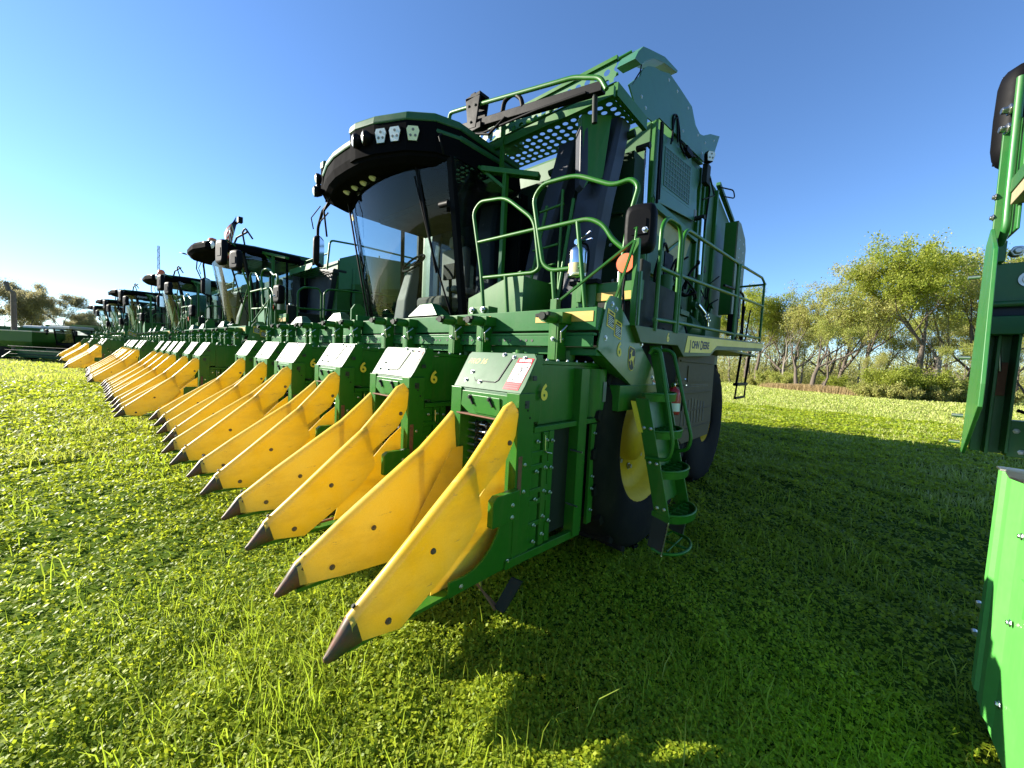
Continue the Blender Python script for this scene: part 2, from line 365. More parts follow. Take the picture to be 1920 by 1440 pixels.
    cor = lambda a, e, l: on(.125+a+e*.10, .015+e, l)
    q = lambda a0, a1, e0, e1, l, mi: w_.prism([cor(a0, e0, l), cor(a1, e0, l), cor(a1, e1, l), cor(a0, e1, l)], n*.0006, mi)
    q(0, .105, 0, .19, .009, 0); q(.003, .102, .162, .187, .0098, 1); q(.004, .101, .045, .158, .0098, 2)
    for k in range(3): q(.007, .098, .007+.012*k, .012+.012*k, .0098, 3)
    fig = [((.02, .14), (.07, .075)), ((.045, .11), (.085, .125)), ((.07, .075), (.03, .06)), ((.06, .09), (.06, .145)), ((.015, .085), (.04, .05)), ((.05, .14), (.06, .12))]
    for p, r_ in fig: w_.beam(cor(*p, .0107), cor(*r_, .0107), .006, .001, 3, side=None)
    w_.cyl(cor(.088, .135, .0098), cor(.088, .135, .0112), .007, n=10, mi=3)
    wd = w_.build('danger_decal', [RED, RED, WHITE, PRINT], u)
    text('danger_word', 'DANGER', .02, WHITE, u, cor(.016, .168, .0108), V(1, 0, 0), updir, bold=.0006, thick=.0003)
    text('cover_lettering', 'PRO 16', .046, YELPR, u, on(-.232, .158, .0085), V(1, 0, 0), updir, bold=.0008, thick=.0003, shear=.25)
    text('unit_number', '6', .115, YELPR, u, (x1+.0012, 1.60, 1.30), V(0, 1, 0), V(0, 0, 1), bold=.004, thick=.0006)
    lb = MB(); lb.prism([(XC+.276, 2.235, 1.26), (XC+.276, 2.275, 1.26), (XC+.276, 2.275, 1.39), (XC+.276, 2.235, 1.39)], (.002, 0, 0)); lb.build('serial_label', GREY, u)
    # lip plate between the snouts
    l = MB(); l.prism([(XC-.20, 1.435, 1.318), (XC+.20, 1.435, 1.318), (XC+.15, 1.43, 1.195), (XC-.10, 1.43, 1.195), (XC-.20, 1.432, 1.25)], (0, .012, 0))
    l.prism([(XC-.11, 1.424, 1.30), (XC+.13, 1.424, 1.30), (XC+.14, 1.424, 1.205), (XC-.05, 1.424, 1.205)], (0, .008, 0))
    l.box(XC-.20, XC+.16, 1.42, 1.46, 1.186, 1.194, 2)
    for a in (-.09, .06):
        l.beam((XC+a, 1.418, 1.29), (XC+a+.03, 1.418, 1.25), .014, .008, 1); l.bolt((XC+a, 1.424, 1.287), (0, -1, 0), .01, .012, 1)
    l.build('lip_plate', [GREEN, DARK, RUST], u, bevel=.002)
    # snouts: right one (towards +X) and left one
    A, Bm = -.205, .205                                # tip centres relative to XC
    Rf = [(.60, .585, .615, .495, .205, .262, .205, .262, .03), (.80, .750, .79, .468, .203, .266, .195, .274, .034), (1.00, .918, 1.0, .605, .20, .268, .175, .280, .036), (1.10, 1.0, 1.13, .70, .198, .268, .16, .276, .038), (1.145, 1.035, 1.20, .79, .196, .268, .15, .27, .038)]
    Rb = [(1.10, .995, 1.16, .86, .202, .258, .17, .256, .036), (1.24, 1.145, 1.26, .935, .205, .26, .18, .255, .036), (1.355, 1.278, 1.36, 1.01, .208, .262, .2, .252, .034), (1.40, 1.298, 1.41, 1.10, .21, .262, .21, .252, .034), (1.43, 1.265, 1.425, 1.13, .215, .26, .215, .252, .03)]
    Lf = [(.60, .58, .612, .49, -.288, -.228, -.288, -.225, .03), (.80, .725, .79, .472, -.29, -.226, -.30, -.205, .034), (1.02, .872, 1.0, .47, -.29, -.222, -.31, -.175, .036), (1.16, .965, 1.16, .472, -.29, -.218, -.305, -.145, .036), (1.225, 1.005, 1.20, .475, -.29, -.216, -.30, -.135, .036)]
    Lb = [(1.19, .978, 1.17, .50, -.284, -.222, -.28, -.15, .034), (1.36, 1.125, 1.34, .50, -.28, -.222, -.278, -.13, .034), (1.49, 1.245, 1.46, .51, -.278, -.222, -.272, -.13, .034), (1.56, 1.285, 1.56, .52, -.275, -.222, -.27, -.15, .034), (1.60, 1.25, 1.575, .55, -.27, -.224, -.265, -.17, .03)]
    def shell(name, st, bolts, nx):
        m = MB(); rings = []
        for a in lerp_st(st, 3):
            rg = [(XC+p[0], p[1], p[2]) for p in snout_ring(*a)]
            rings.append(rg)
        m.loft(rings, 0, closed=False, cap=False); 
        end = rings[-1]; c = Vector(end[0])*.5+Vector(end[-1])*.5
        m.add(end+[c+V(0, .01, .2)], [[k, k+1, len(end)] for k in range(len(end)-1)], 0) if name == 'snout_back' else None
        for p in bolts:
            side_bolts(m, [(XC+p[0], p[1], p[2])], nx, .0085, 1)
        o = m.build(name, [PLAS, BOLTM], u); 
        return o
    shell('snout', Rf, [(.268, .74, .52), (.272, .93, .72)], 1)
    shell('snout_back', Rb, [(.257, 1.375, 1.10)], 1)
    shell('snout', Lf, [(-.208, .74, .53), (-.196, .93, .66)], 1)
    shell('snout_back', Lb, [(-.19, 1.54, .98), (-.17, 1.53, .83)], 1)
    for s_, xc in ((1, .233), (-1, -.258)):
        t = MB(); rg = []
        for y, zb, zt, ww in ((.524, .464, .476, .006), (.535, .459, .488, .013), (.565, .466, .528, .020), (.60, .48, .578, .028), (.615, .488, .592, .031)):
            zc = zb; rg.append([(XC+xc+ww*a_, y+(0 if e < .6 else -.0)-(.03*(1-e) if y > .6 else 0)*-1, zb+(zt-zb)*e) for a_, e in ((1, 0), (1, .35), (1, .72), (.7, .93), (0, 1), (-.7, .93), (-1, .72), (-1, .35), (-1, 0))])
        t.loft(rg, 0, closed=True, cap=True)
        t.bolt((XC+xc, .625, .612), (0, -.7, .7), .0065, .005, 1)
        t.build('snout_tip', [TIP, DARK], u)
    g = MB()
    g.yz([(.98, .475), (1.42, .49), (1.42, 1.0), (1.33, .93), (1.18, .78), (1.02, .62)], XC+.195, XC+.199); g.build('gathering_panel', PLAS, u); g = MB()
    g.yz([(1.10, .52), (1.44, .50), (1.44, 1.0), (1.36, 1.0), (1.12, .62)], XC-.155, XC-.151)
    g.build('gathering_panel', PLAS, u)
    for xc in (.22, -.25):
        k = MB()
        k.beam((XC+xc, .60, .468), (XC+xc, 1.05, .47), .05, .016, 0); k.tube([(XC+xc-.05, .74, .462), (XC+xc-.06, 1.45, .49)], .011, 6, 1)
        for y in (.78, .88): k.cyl((XC+xc-.03, y, .45), (XC+xc-.03, y, .485), .016, n=10, mi=2)
        k.tube([(XC+xc-.10, .80, .47), (XC+xc-.13, 1.1, .475), (XC+xc-.12, 1.4, .48)], .008, 6, 2)
        k.build('runner', [GREEN, RUST, DARK], u)
    for hx in (.10, -.545):
        g = MB()
        x = XC+hx
        g.box(x-.035, x-.023, 1.90, 1.99, 1.20, 1.775); g.box(x+.023, x+.035, 1.90, 1.99, 1.20, 1.775); g.box(x-.0228, x+.0228, 1.897, 1.907, 1.20, 1.735)
        g.cyl((x, 1.80, 1.765), (x, 2.06, 1.765), .034, n=14); g.cyl((x, 1.775, 1.765), (x, 1.80, 1.765), .024, n=10, mi=1); g.cyl((x, 2.065, 1.765), (x, 2.085, 1.765), .045, n=14, mi=1)
        g.beam((x-.05, 1.79, 1.768), (x+.045, 1.79, 1.778), .02, .02, 1)
        g.box(x-.06, x+.06, 1.90, 2.0, 1.735, 1.80)
        for z in (1.64, 1.42): g.bolt((x+.035, 1.94, z), (1, 0, 0), .01, .01, 2)
        g.beam((x+.0365, 1.945, 1.30), (x+.0365, 1.945, 1.40), .02, .004, 2, side=(0, 1, 0))
        g.bolt((x, 1.897, 1.64), (0, -1, 0), .01, .01, 2)
        g.tube([(x+.06, 1.9, 1.62), (x+.07, 1.88, 1.68), (x+.075, 1.93, 1.72)], .006, 6, 2)
        g.build('hanger', [GREEN, DARK, STEEL], u, bevel=.003)
    return u
BOLTM = paint('weathered_bolt', (.14, .11, .07), .6, metal=.3, damt=.4, dust=(.2, .15, .07))
GREENCV = paint('cover_green', (.010, .082, .020), .44, damt=.25, dscale=4, coat=.0, spec=.32, dust=(.10, .125, .09), chips=.5)
YELPR = paint('yellow_print', (.80, .55, .04), .45, damt=.15)
# ------------------------------------------------------------------ parts shared by the cotton pickers
def strap(mb, a, b, w, mi=0): mb.beam(a, b, w, .008, mi)
def make_toolbar(root, decals=True):
    t = MB(); xa, xb = -6.82, -1.15
    t.box(-4.05, xb, 2.0, 2.2, 1.70, 1.835); t.box(xa, -4.06, 2.02, 2.2, 1.685, 1.85)
    t.box(xa, xb, 1.975, 2.02, 1.668, 1.684); t.box(xa, xb, 1.972, 1.985, 1.60, 1.667); t.box(xa, xb, 2.02, 2.25, 1.55, 1.60)
    t.box(-4.075, -4.045, 1.985, 2.21, 1.66, 1.90)
    for k in range(26):
        x = -1.7-k*.195
        for q in range(3): t.cyl((x+.05*q, 1.9715, 1.635), (x+.05*q, 1.970, 1.635), .009, n=8, mi=1)
    o = t.build('toolbar', [GREENTB, PRINT], root, bevel=.006)
    s = MB(); s.cyl((xa+.1, 2.1, 1.47), (xb-.15, 2.1, 1.47), .065, n=16)
    for k in range(30): s.cyl((-1.6-k*.17, 2.1, 1.47), (-1.63-k*.17, 2.1, 1.47), .085, n=14)
    s.box(xa, xb-.3, 2.2, 2.5, 1.2, 1.55); s.build('drive_shaft', BLACK, o)
    for cx in (-2.9, -4.7, -5.9):
        g = MB(); g.loft([[(cx-a, 2.09-b, z), (cx+a, 2.09-b, z), (cx+a, 2.09+b, z), (cx-a, 2.09+b, z)] for a, b, z in ((.22, .08, 1.852), (.09, .04, 1.96), (.07, .03, 1.965))], smooth=False)
        g.build('guide_cone', GREENCV, o, bevel=.004)
    g = MB(); g.yz([(2.02, 1.85), (2.18, 1.85), (2.18, 2.0), (2.12, 2.05), (2.06, 2.04), (2.02, 1.98)], -4.28, -4.26); g.build('upright_plate', GREEN, o)
    g = MB(); g.box(-2.30, -2.08, 2.03, 2.13, 1.837, 1.895)
    for x in (-2.25, -2.13): g.cyl((x, 2.03, 1.868), (x, 2.018, 1.868), .024, n=14, mi=1); g.bolt((x, 2.018, 1.868), (0, -1, 0), .018, .014, 1)
    g.build('tie_block', [GREEN, STEEL], o, bevel=.004)
    if decals:
        for xa_, xb_ in ((-1.60, -1.17), (-2.45, -2.02)):
            d = MB(); d.box(xa_, xb_, 1.9965, 1.9985, 1.752, 1.812); d.build('worn_yellow_decal', YELD, o)
    return o
GREENTB = paint('toolbar_green', (.012, .11, .020), .42, damt=.2, dscale=5, coat=.0, spec=.16, dust=(.06, .12, .05), chips=.6)
def make_end_plate(root, number=True):
    t = MB(); t.yz([(2.09, 1.87), (2.14, 1.92), (2.24, 1.92), (2.29, 1.86), (2.99, 1.40), (2.99, 1.26), (2.94, 1.17), (2.02, 1.585), (2.02, 1.63)], -1.15, -1.138)
    for y, z in ((2.16, 1.87), (2.215, 1.845), (2.10, 1.66), (2.62, 1.655), (2.86, 1.42), (2.93, 1.20)): t.bolt((-1.138, y, z), (1, 0, 0), .013, .006, 1)
    t.yz([(2.02, 1.585), (2.94, 1.17), (2.94, 1.19), (2.02, 1.605)], -1.24, -1.151)
    o = t.build('end_plate', [OLIVEP, STEEL], root, bevel=.002)
    X = -1.1365
    def up_(y): return X
    d = MB(); dy, dz = V(0, 1, -.22).normalized(), V(0, .05, 1).normalized()
    def q(o_, a0, a1, b0, b1, x, mi): d.prism([V(x, 0, 0)+V(0, *o_)+dy*a+dz*b for a, b in ((a0, b0), (a1, b0), (a1, b1), (a0, b1))], (.0008, 0, 0), mi)
    oo = (2.10, 1.735)
    for k in range(2):
        a = .105*k; q(oo, a, a+.098, -.03*k, .105-.03*k, X, 0); q(oo, a+.008, a+.09, .008-.03*k, .078-.03*k, X+.001, 1)
        for r_ in range(6): q(oo, a+.013, a+.085-.02*(r_ % 3 == 2), .013+.0105*r_-.03*k, .0165+.0105*r_-.03*k, X+.002, 2)
        q(oo, a+.02, a+.08, .086-.03*k, .096-.03*k, X+.001, 1)
    d.build('caution_decal', [YELPR, PRINT, WHITE], o)
    d = MB(); oo = (2.86, 1.20)
    for a, b, mi in ((.0, .05, 1), (.055, .12, 3), (.125, .19, 1), (.19, .205, 0)): q(oo, 0, .05, a, b, X, mi)
    for k in range(5): q(oo, .005, .045, .06+.012*k, .065+.012*k, X+.001, 1)
    d.beam((X+.001, 2.87, 1.345), (X+.001, 2.90, 1.37), .008, .001, 2, side=(0, 1, 1)); d.beam((X+.001, 2.875, 1.36), (X+.001, 2.895, 1.335), .006, .001, 2, side=(0, 1, 1))
    d.build('warning_decal', [RED, WHITE, PRINT, GREY], o)
    if number: text('plate_number', '6', .125, YELPR, o, (X+.001, 2.255, 1.565), V(0, 1, -.12), V(0, .0, 1), bold=.003, thick=.0005)
    e = MB(); c = V(X, 2.475, 1.555)
    def em(y, z, x): return c+V(x, y, z)
    sh = [(-.052, .055), (-.035, .075), (.035, .062), (.052, .04), (.05, -.045), (.03, -.078), (.0, -.085), (-.03, -.070), (-.052, -.035)]
    sh = [(y*1.0, z*1.05) for y, z in sh]
    e.prism([em(y, z, 0) for y, z in sh], (.001, 0, 0), 0); e.prism([em(y*.93, z*.94, .001) for y, z in sh], (.001, 0, 0), 1)
    deer = [(-.034, -.022), (-.018, -.012), (-.006, -.012), (.012, -.022), (.024, -.052), (.029, -.05), (.022, -.018), (.030, .0), (.036, .008), (.030, .012), (.018, .010), (.0, .010), (-.006, .026), (-.004, .034), (.008, .046), (.006, .05), (-.007, .038), (-.012, .052), (-.016, .051), (-.013, .036), (-.026, .030), (-.026, .025), (-.015, .024), (-.013, .006), (-.02, -.002), (-.038, -.014)]
    e.prism([em(y*1.12, z*1.12, .002) for y, z in deer], (.001, 0, 0), 2)
    e.prism([em(y, z, .002) for y, z in ((-.02, -.015), (-.012, -.015), (-.02, -.045), (-.026, -.05))], (.0012, 0, 0), 2)
    e.build('leaping_deer_emblem', [YELPR, PRINT, YELPR], o)
    return o
OLIVEP = paint('end_plate_green', (.026, .115, .016), .36, damt=.12, dscale=2.2, coat=.2, dust=(.14, .15, .05), chips=.6)
def make_wheel(root, cy, cz, r, x0, x1, rim_r, name='wheel'):
    rim = MB(); c = V(x1, cy, cz); ax = V(1, 0, 0); wd = x1-x0
    rim.lathe([(rim_r*1.02, .0), (rim_r*.97, -.015), (rim_r*.92, -.03), (rim_r*.86, -.10), (rim_r*.80, -.13), (rim_r*.42, -.17), (rim_r*.40, -.10), (.001, -.09)], c, ax, 40)
    for k in range(8): rim.bolt(c+V(-.155, math.cos(k*.785)*rim_r*.52, math.sin(k*.785)*rim_r*.52), ax, .02, .02, 1)
    o = rim.build(name, [YEL, STEEL], root)
    t = MB(); t.lathe([(rim_r*1.0, -.01), (rim_r*1.03, .012), (rim_r*1.12, .03), (r*.8, .045), (r*.91, .03), (r*.965, -.01), (r*.975, -.08), (r*.975, -wd+.08), (r*.93, -wd), (rim_r, -wd)], c, ax, 48)
    n = 22
    for k in range(n):
        a = 2*math.pi*k/n
        for sgn in (0, 1):
            aa = a+(math.pi/n if sgn else 0)
            def pt(rr, h, da): return c+V(h, math.cos(aa+da)*rr, math.sin(aa+da)*rr)
            h0, h1 = ((.012, -wd*.52) if not sgn else (-wd*.48, -wd+.0))
            d0, d1 = (0, .17) if not sgn else (.17, 0)
            wv = .045
            t.add([pt(r*.955, h0, d0-wv), pt(r*.955, h0, d0+wv), pt(r*.955, h1, d1+wv), pt(r*.955, h1, d1-wv), pt(r, h0, d0-wv*.7), pt(r, h0, d0+wv*.7), pt(r, h1, d1+wv*.7), pt(r, h1, d1-wv*.7)],
                  [(4, 5, 6, 7), (0, 1, 5, 4), (1, 2, 6, 5), (2, 3, 7, 6), (3, 0, 4, 7)])
    t.build('tyre', RUBBER, o)
    return o
def make_mirror(root, c, w, h, yaw, name='wing_mirror'):
    m = MB(); d = V(math.sin(yaw), -math.cos(yaw), 0); s = V(math.cos(yaw), math.sin(yaw), 0); c = Vector(c)
    rings = []
    for k, (t, sc) in enumerate(((.05, .70), (.045, .9), (.02, 1), (-.03, 1.0), (-.04, .97))):
        rr = []
        for i in range(20):
            a = 2*math.pi*i/20; ca, sa = math.cos(a), math.sin(a); e = .42
            rr.append(c+d*t+s*(w/2*sc*math.copysign(abs(ca)**e, ca))+V(0, 0, h/2*sc*math.copysign(abs(sa)**e, sa)))
        rings.append(rr)
    m.loft(rings)
    m.prism([c+d*.05+s*a*w*.22+V(0, 0, b*h*.16) for a, b in ((-1, -1), (1, -1), (1, 1), (-1, 1))], d*.006)
    o = m.build(name, BLACK, root)
    g = MB(); g.prism([c-d*.041+s*a*w*.42+V(0, 0, b*h*.43) for a, b in ((-1, -1), (1, -1), (1, 1), (-1, 1))], -d*.002); g.build('mirror_glass', CHROME, o)
    return o
def lamp_round(name, p, d, r, parent, lens=None):
    p, d = Vector(p), Vector(d).normalized(); b = MB()
    b.lathe([(.001, -.09), (r*.7, -.085), (r*1.08, -.03), (r*1.08, .004), (r*.93, .006)], p, d, 20); b.lathe([(r*.93, .003), (r*.6, .016), (.001, .022)], p, d, 20, 1)
    return b.build(name, [BLACK, lens or LENS], parent)
def lamp_square(name, p, d, r, parent, lens=None):
    p, d = Vector(p), Vector(d).normalized(); s = d.cross(V(0, 0, 1)).normalized(); u = s.cross(d)
    b = MB(); sh = [(-.7, 1), (.75, 1), (1, .55), (.72, -1), (-.55, -1), (-.95, .4)]
    b.prism([p+s*a*r*1.12+u*c*r*1.12 for a, c in sh], -d*.06); b.prism([p+d*.003+s*a*r+u*c*r for a, c in sh], d*.006, 1)
    for a, c in ((0, .5), (-.35, -.3), (.38, -.3)): b.cyl(p+d*.009+s*a*r+u*c*r, p+d*.012+s*a*r+u*c*r, r*.2, n=10, mi=2)
    return b.build(name, [BLACK, lens or LENS, GREY], parent)
def make_duct(root, pts, wx, wy, name='air_duct'):
    m = MB(); rings = []
    for p in pts:
        x, y, z = p[:3]; sx = p[3] if len(p) > 3 else 1
        a, b = wx/2*sx, wy/2
        rings.append([(x+a*q, y+b*e, z) for q, e in ((-1, -.6), (-.8, -1), (.8, -1), (1, -.6), (1, .8), (.8, 1), (-.8, 1), (-1, .8))])
    m.loft(rings, smooth=False)
    for i, e in enumerate((-.33, .33)):
        pass
    return m.build(name, NAVY, root, bevel=.01)

YELST = paint('yellow_stripe', (.82, .58, .03), .4, damt=.12, dust=(.4, .33, .1))
RUBBERD = paint('black_rubber_flap', (.010, .011, .016), .6, damt=.1)
GREYS = paint('seat_fabric', (.20, .19, .17), .8, damt=.3)
GREENS = paint('sky_tinted_plate_green', (.028, .13, .065), .45, damt=.4, dscale=1.4, coat=.15, spec=.5, dust=(.08, .16, .12))  # sky reflection put into the colour as a paler, bluish mottle
GREENM = paint('mesh_dark_green', (.008, .055, .028), .5, damt=.2)
YELOL = paint('olive_yellow_panel', (.30, .26, .045), .5, damt=.4)
TANG = paint('dusty_rear_panel', (.10, .135, .06), .5, damt=.4)
LIME = paint('lime_decal', (.30, .55, .10), .5, damt=.2)
YELFO = paint('label_foil', (.65, .55, .25), .35, damt=.2)
def bake():
    bpy.context.view_layer.update(); dg = bpy.context.evaluated_depsgraph_get(); done = {}
    obs = [o for o in bpy.data.objects if o.type == 'MESH' and o.modifiers]
    new = [(o, bpy.data.meshes.new_from_object(o.evaluated_get(dg))) for o in obs]
    for o, me in new:
        old = o.data; o.modifiers.clear(); me.name = o.name.split('.')[0]; o.data = me
GREENR = paint('scuffed_green', (.012, .12, .018), .42, damt=.25, dscale=4, coat=.08, dust=(.10, .12, .05), chips=.9)
# ------------------------------------------------------------------ the near cotton picker
root = thing('cotton_picker', (-4.1, 3.6, 0), 'largest, nearest cotton picker with domed cab roof, tall module builder and number 6', 'cotton picker', 'cotton pickers parked in a row')
unit = make_row_unit(root); bake()
units = [unit]
for k in range(1, 6): units.append(copy_tree(unit, root, (-STEP*k, [0, .012, -.01, -.05, .01, .03][k], [0, .015, .035, .03, .04, .05][k])))
hp = MB(); hp.prism([(-1.33, 1.22, .46), (-1.27, 1.22, .46), (-1.20, 1.30, .30), (-1.22, 1.34, .29)], (.0, .012, 0), 0); hp.prism([(-1.215, 1.31, .30), (-1.19, 1.40, .43), (-1.14, 1.42, .42), (-1.17, 1.33, .29)], (.004, .010, 0), 1)
hp.cyl((-1.30, 1.30, .47), (-1.30, 1.30, .36), .009, mi=2); hp.build('hanging_deflector', [RUST, DARK, STEEL], root)
make_toolbar(root)
make_end_plate(root)
# arm from the toolbar to the plate, rear door
a = MB(); a.box(-1.5, -1.13, 2.32, 3.05, 1.20, 1.37); a.box(-6.6, -1.3, 2.28, 2.52, 1.16, 1.5, 1); a.build('lift_arm', [GREEN, DARK], root, bevel=.004)
# chassis
c = MB(); c.box(-6.3, -1.5, 3.0, 3.4, 1.05, 1.7); c.box(-5.6, -2.4, 2.5, 7.0, .95, 1.6); c.box(-6.2, -1.9, 5.2, 5.7, .75, 1.1); c.box(-1.75, -1.25, 2.62, 4.6, 1.2, 1.6)
c.build('chassis', DARK, root)
make_wheel(root, 3.05, .93, .90, -1.84, -1.21, .51)
make_wheel(root, 3.05, .93, .92, -2.55, -1.90, .55)
make_wheel(root, 3.05, .93, .92, -6.9, -6.3, .55)
make_wheel(root, 5.5, .82, .82, -2.05, -1.45, .27)
make_wheel(root, 5.55, .82, .82, -6.7, -6.1, .48)
# deck edge beam with stripe, lettering
d = MB()
dk = [(2.41, 1.77), (3.42, 1.80), (6.98, 1.95), (6.90, 1.82), (4.36, 1.705), (4.17, 1.635), (3.40, 1.60), (3.24, 1.685), (2.52, 1.66)]
d.yz(dk, -1.16, -1.10); d.box(-1.9, -1.161, 2.42, 6.9, 1.735, 1.762); d.box(-4.8, -1.9, 2.45, 3.9, 1.73, 1.76)
d.yz([(6.2, 1.80), (6.85, 1.82), (6.85, 1.5), (6.6, 1.32), (6.1, 1.45)], -1.7, -1.69)
d.box(-1.25, -1.19, 5.95, 6.6, 1.30, 1.34, 1); d.beam((-1.22, 6.0, 1.31), (-1.22, 6.15, 1.75), .03, .02, 1); d.beam((-1.22, 6.55, 1.31), (-1.22, 6.75, 1.8), .03, .02, 1)
d.beam((-1.22, 5.98, 1.13), (-1.22, 6.58, 1.13), .03, .03, 1); d.beam((-1.22, 5.98, 1.13), (-1.22, 6.05, 1.33), .02, .02, 1); d.beam((-1.22, 6.58, 1.13), (-1.22, 6.62, 1.33), .02, .02, 1)
deck = d.build('side_deck', [OLIVE, BLACK], root, bevel=.008)
s = MB(); s.yz([(3.46, 1.782), (6.96, 1.935), (6.89, 1.865), (4.39, 1.752), (4.18, 1.668), (3.405, 1.638)], -1.0985, -1.0965); s.build('yellow_name_stripe', YELST, deck)
X = -1.0955; sl_ = V(0, 1, .045)
def lett(n_, tx, sz, y, z, m): return text(n_, tx, sz, m, deck, (X, y, z), sl_, V(0, 0, 1), bold=.0038, thick=.0004, shear=.04)
lett('name_initial', 'J', .118, 3.522, 1.668, PRINT); lett('name_lettering', 'OHN', .092, 3.578, 1.683, PRINT)
lett('name_initial', 'D', .115, 3.822, 1.684, PRINT); lett('name_lettering', 'EERE', .092, 3.91, 1.696, PRINT)
text('deck_number', '6', .095, YELPR, deck, (-1.0985, 2.985, 1.70), sl_, V(0, 0, 1), bold=.003, thick=.0005)
# radiator guard below the deck
g = MB(); g.yz([(3.46, 1.615), (4.16, 1.64), (4.34, 1.66), (4.60, 1.66), (4.62, .95), (4.55, .80), (3.70, .80), (3.46, .95)], -1.6, -1.16)
for y0, y1, z0, z1 in ((3.50, 4.50, 1.56, 1.58), (3.50, 4.50, 1.27, 1.285), (3.50, 4.55, 1.10, 1.11), (3.5, 4.55, .93, .94)): g.box(-1.161, -1.148, y0, y1, z0, z1)
gd = g.build('radiator_guard', BROWN, root, bevel=.02)
g = MB(); g.box(-1.158, -1.15, 3.72, 4.34, 1.38, 1.53, 0)
for k in range(8): g.box(-1.159, -1.156, 3.62+.095*k, 3.665+.095*k, .97, 1.22-.012*abs(k-3), 1)
for z in (1.33, 1.345): g.box(-1.1585, -1.155, 3.66, 4.4, z, z+.007, 1)
g.build('guard_grille', [BROWN, PRINT], gd)
# ladder
L = MB()
def sx(z): return -1.01+(1.19-z)*.245
for y, zt_ in ((2.45, 1.29), (2.83, 1.66)):
    L.prism([(sx(zt_)-.045, y, zt_), (sx(zt_)+.045, y, zt_), (sx(.55)+.05, y, .55), (sx(.55)-.045, y, .55)], (0, .014, 0))
L.prism([(sx(1.27)-.043, 2.4635, 1.27), (sx(1.27)-.02, 2.4635, 1.27), (sx(.6)-.02, 2.4635, .6), (sx(.6)-.043, 2.4635, .6)], (0, .366, 0))
for y, z in ((2.45, 1.10), (2.45, .88), (2.45, .60)):
    for q in (-.02, .025): L.bolt((sx(z)+q, y, z), (0, -1, 0), .009, .008, 1)
lad = L.build('ladder', [GREEN, STEEL], root, bevel=.003)
yt = MB(); yt.prism([(sx(1.27)-.075, 2.448, 1.27), (sx(1.27)-.045, 2.448, 1.27), (sx(1.07)-.03, 2.448, 1.07), (sx(1.07)-.06, 2.448, 1.07)], (0, -.012, 0)); yt.build('yellow_reflector_strip', YELST, lad)
for z in (1.32, 1.08, .83, .56):
    s = MB(); x = sx(z)
    def ov(b, dz): return [(x+.02+.12*math.sin(R(a)), 2.65-.185*math.cos(R(a)), z+dz) for a in range(0, 181, 18)]
    r_ = ov(0, 0); s.prism([(x-.03, 2.465, z-.045)]+[(p[0], p[1], z-.045) for p in r_]+[(x-.03, 2.828, z-.045)], (0, 0, .005))
    s.loft([[(p[0], p[1], z-.045) for p in r_], [(p[0]+.006, p[1], z+.005) for p in r_]], closed=False, cap=False)
    s.tube([(p[0], p[1], z+.005) for p in r_], .008, 6)
    for k in range(5): s.box(x-.02, x+.05+.05*math.sin(math.pi*(k+.5)/5), 2.50+.07*k, 2.51+.07*k, z-.02, z+.004, 0)
    s.box(x+.02, x+.028, 2.47, 2.82, z-.018, z, 0)
    s.build('step', GREEN, lad)
for y in (2.45, 2.83):
    f = MB(); f.prism([(-.905, y, .555), (-.805, y, .53), (-.835, y, .30), (-.93, y, .34)], (0, .012, 0)); f.prism([(-.915, y-.004, .575), (-.80, y-.004, .55), (-.80, y-.004, .52), (-.915, y-.004, .545)], (0, .02, 0), 1)
    f.build('rubber_flap', [RUBBERD, GREEN], lad)
for y in (2.444, 2.842):
    f = MB(); f.tube([(-.803+(z-.53)*.13, y, z) for z in np.arange(.53, .30, -.012)], .0045, 5, radii=[.006 if k % 2 else .003 for k in range(20)][:len(np.arange(.53, .30, -.012))]); f.build('flap_chain', STEEL, lad)
f = MB(); f.tube([(-.90, 2.45, .325)]+[(-.85+.12*math.sin(R(a)), 2.645-.19*math.cos(R(a)), .315) for a in range(0, 181, 15)]+[(-.90, 2.84, .325)], .011, 8)
f.tube([(-.90, 2.45, .325), (-.92, 2.645, .325), (-.90, 2.84, .325)], .008, 6); f.tube([(-.91, 2.645, .32), (-.735, 2.645, .315)], .008, 6); f.tube([(-.82, 2.50, .318), (-.82, 2.79, .318)], .006, 6)
f.build('bottom_step', GREEN, lad)
for y, pts in ((2.45, [(-1.0, 1.585), (-.98, 1.62), (-.935, 1.61), (-.81, 1.03), (-.83, .92), (-.98, .91)]), (2.84, [(-1.12, 1.60), (-1.05, 1.635), (-.985, 1.61), (-.82, 1.02), (-.84, .93), (-.92, .91)])):
    f = MB(); f.tube([(x, y-.012, z) for x, z in pts], .0125, 8, fil=.05); f.build('ladder_handrail', GREEN, lad)
    
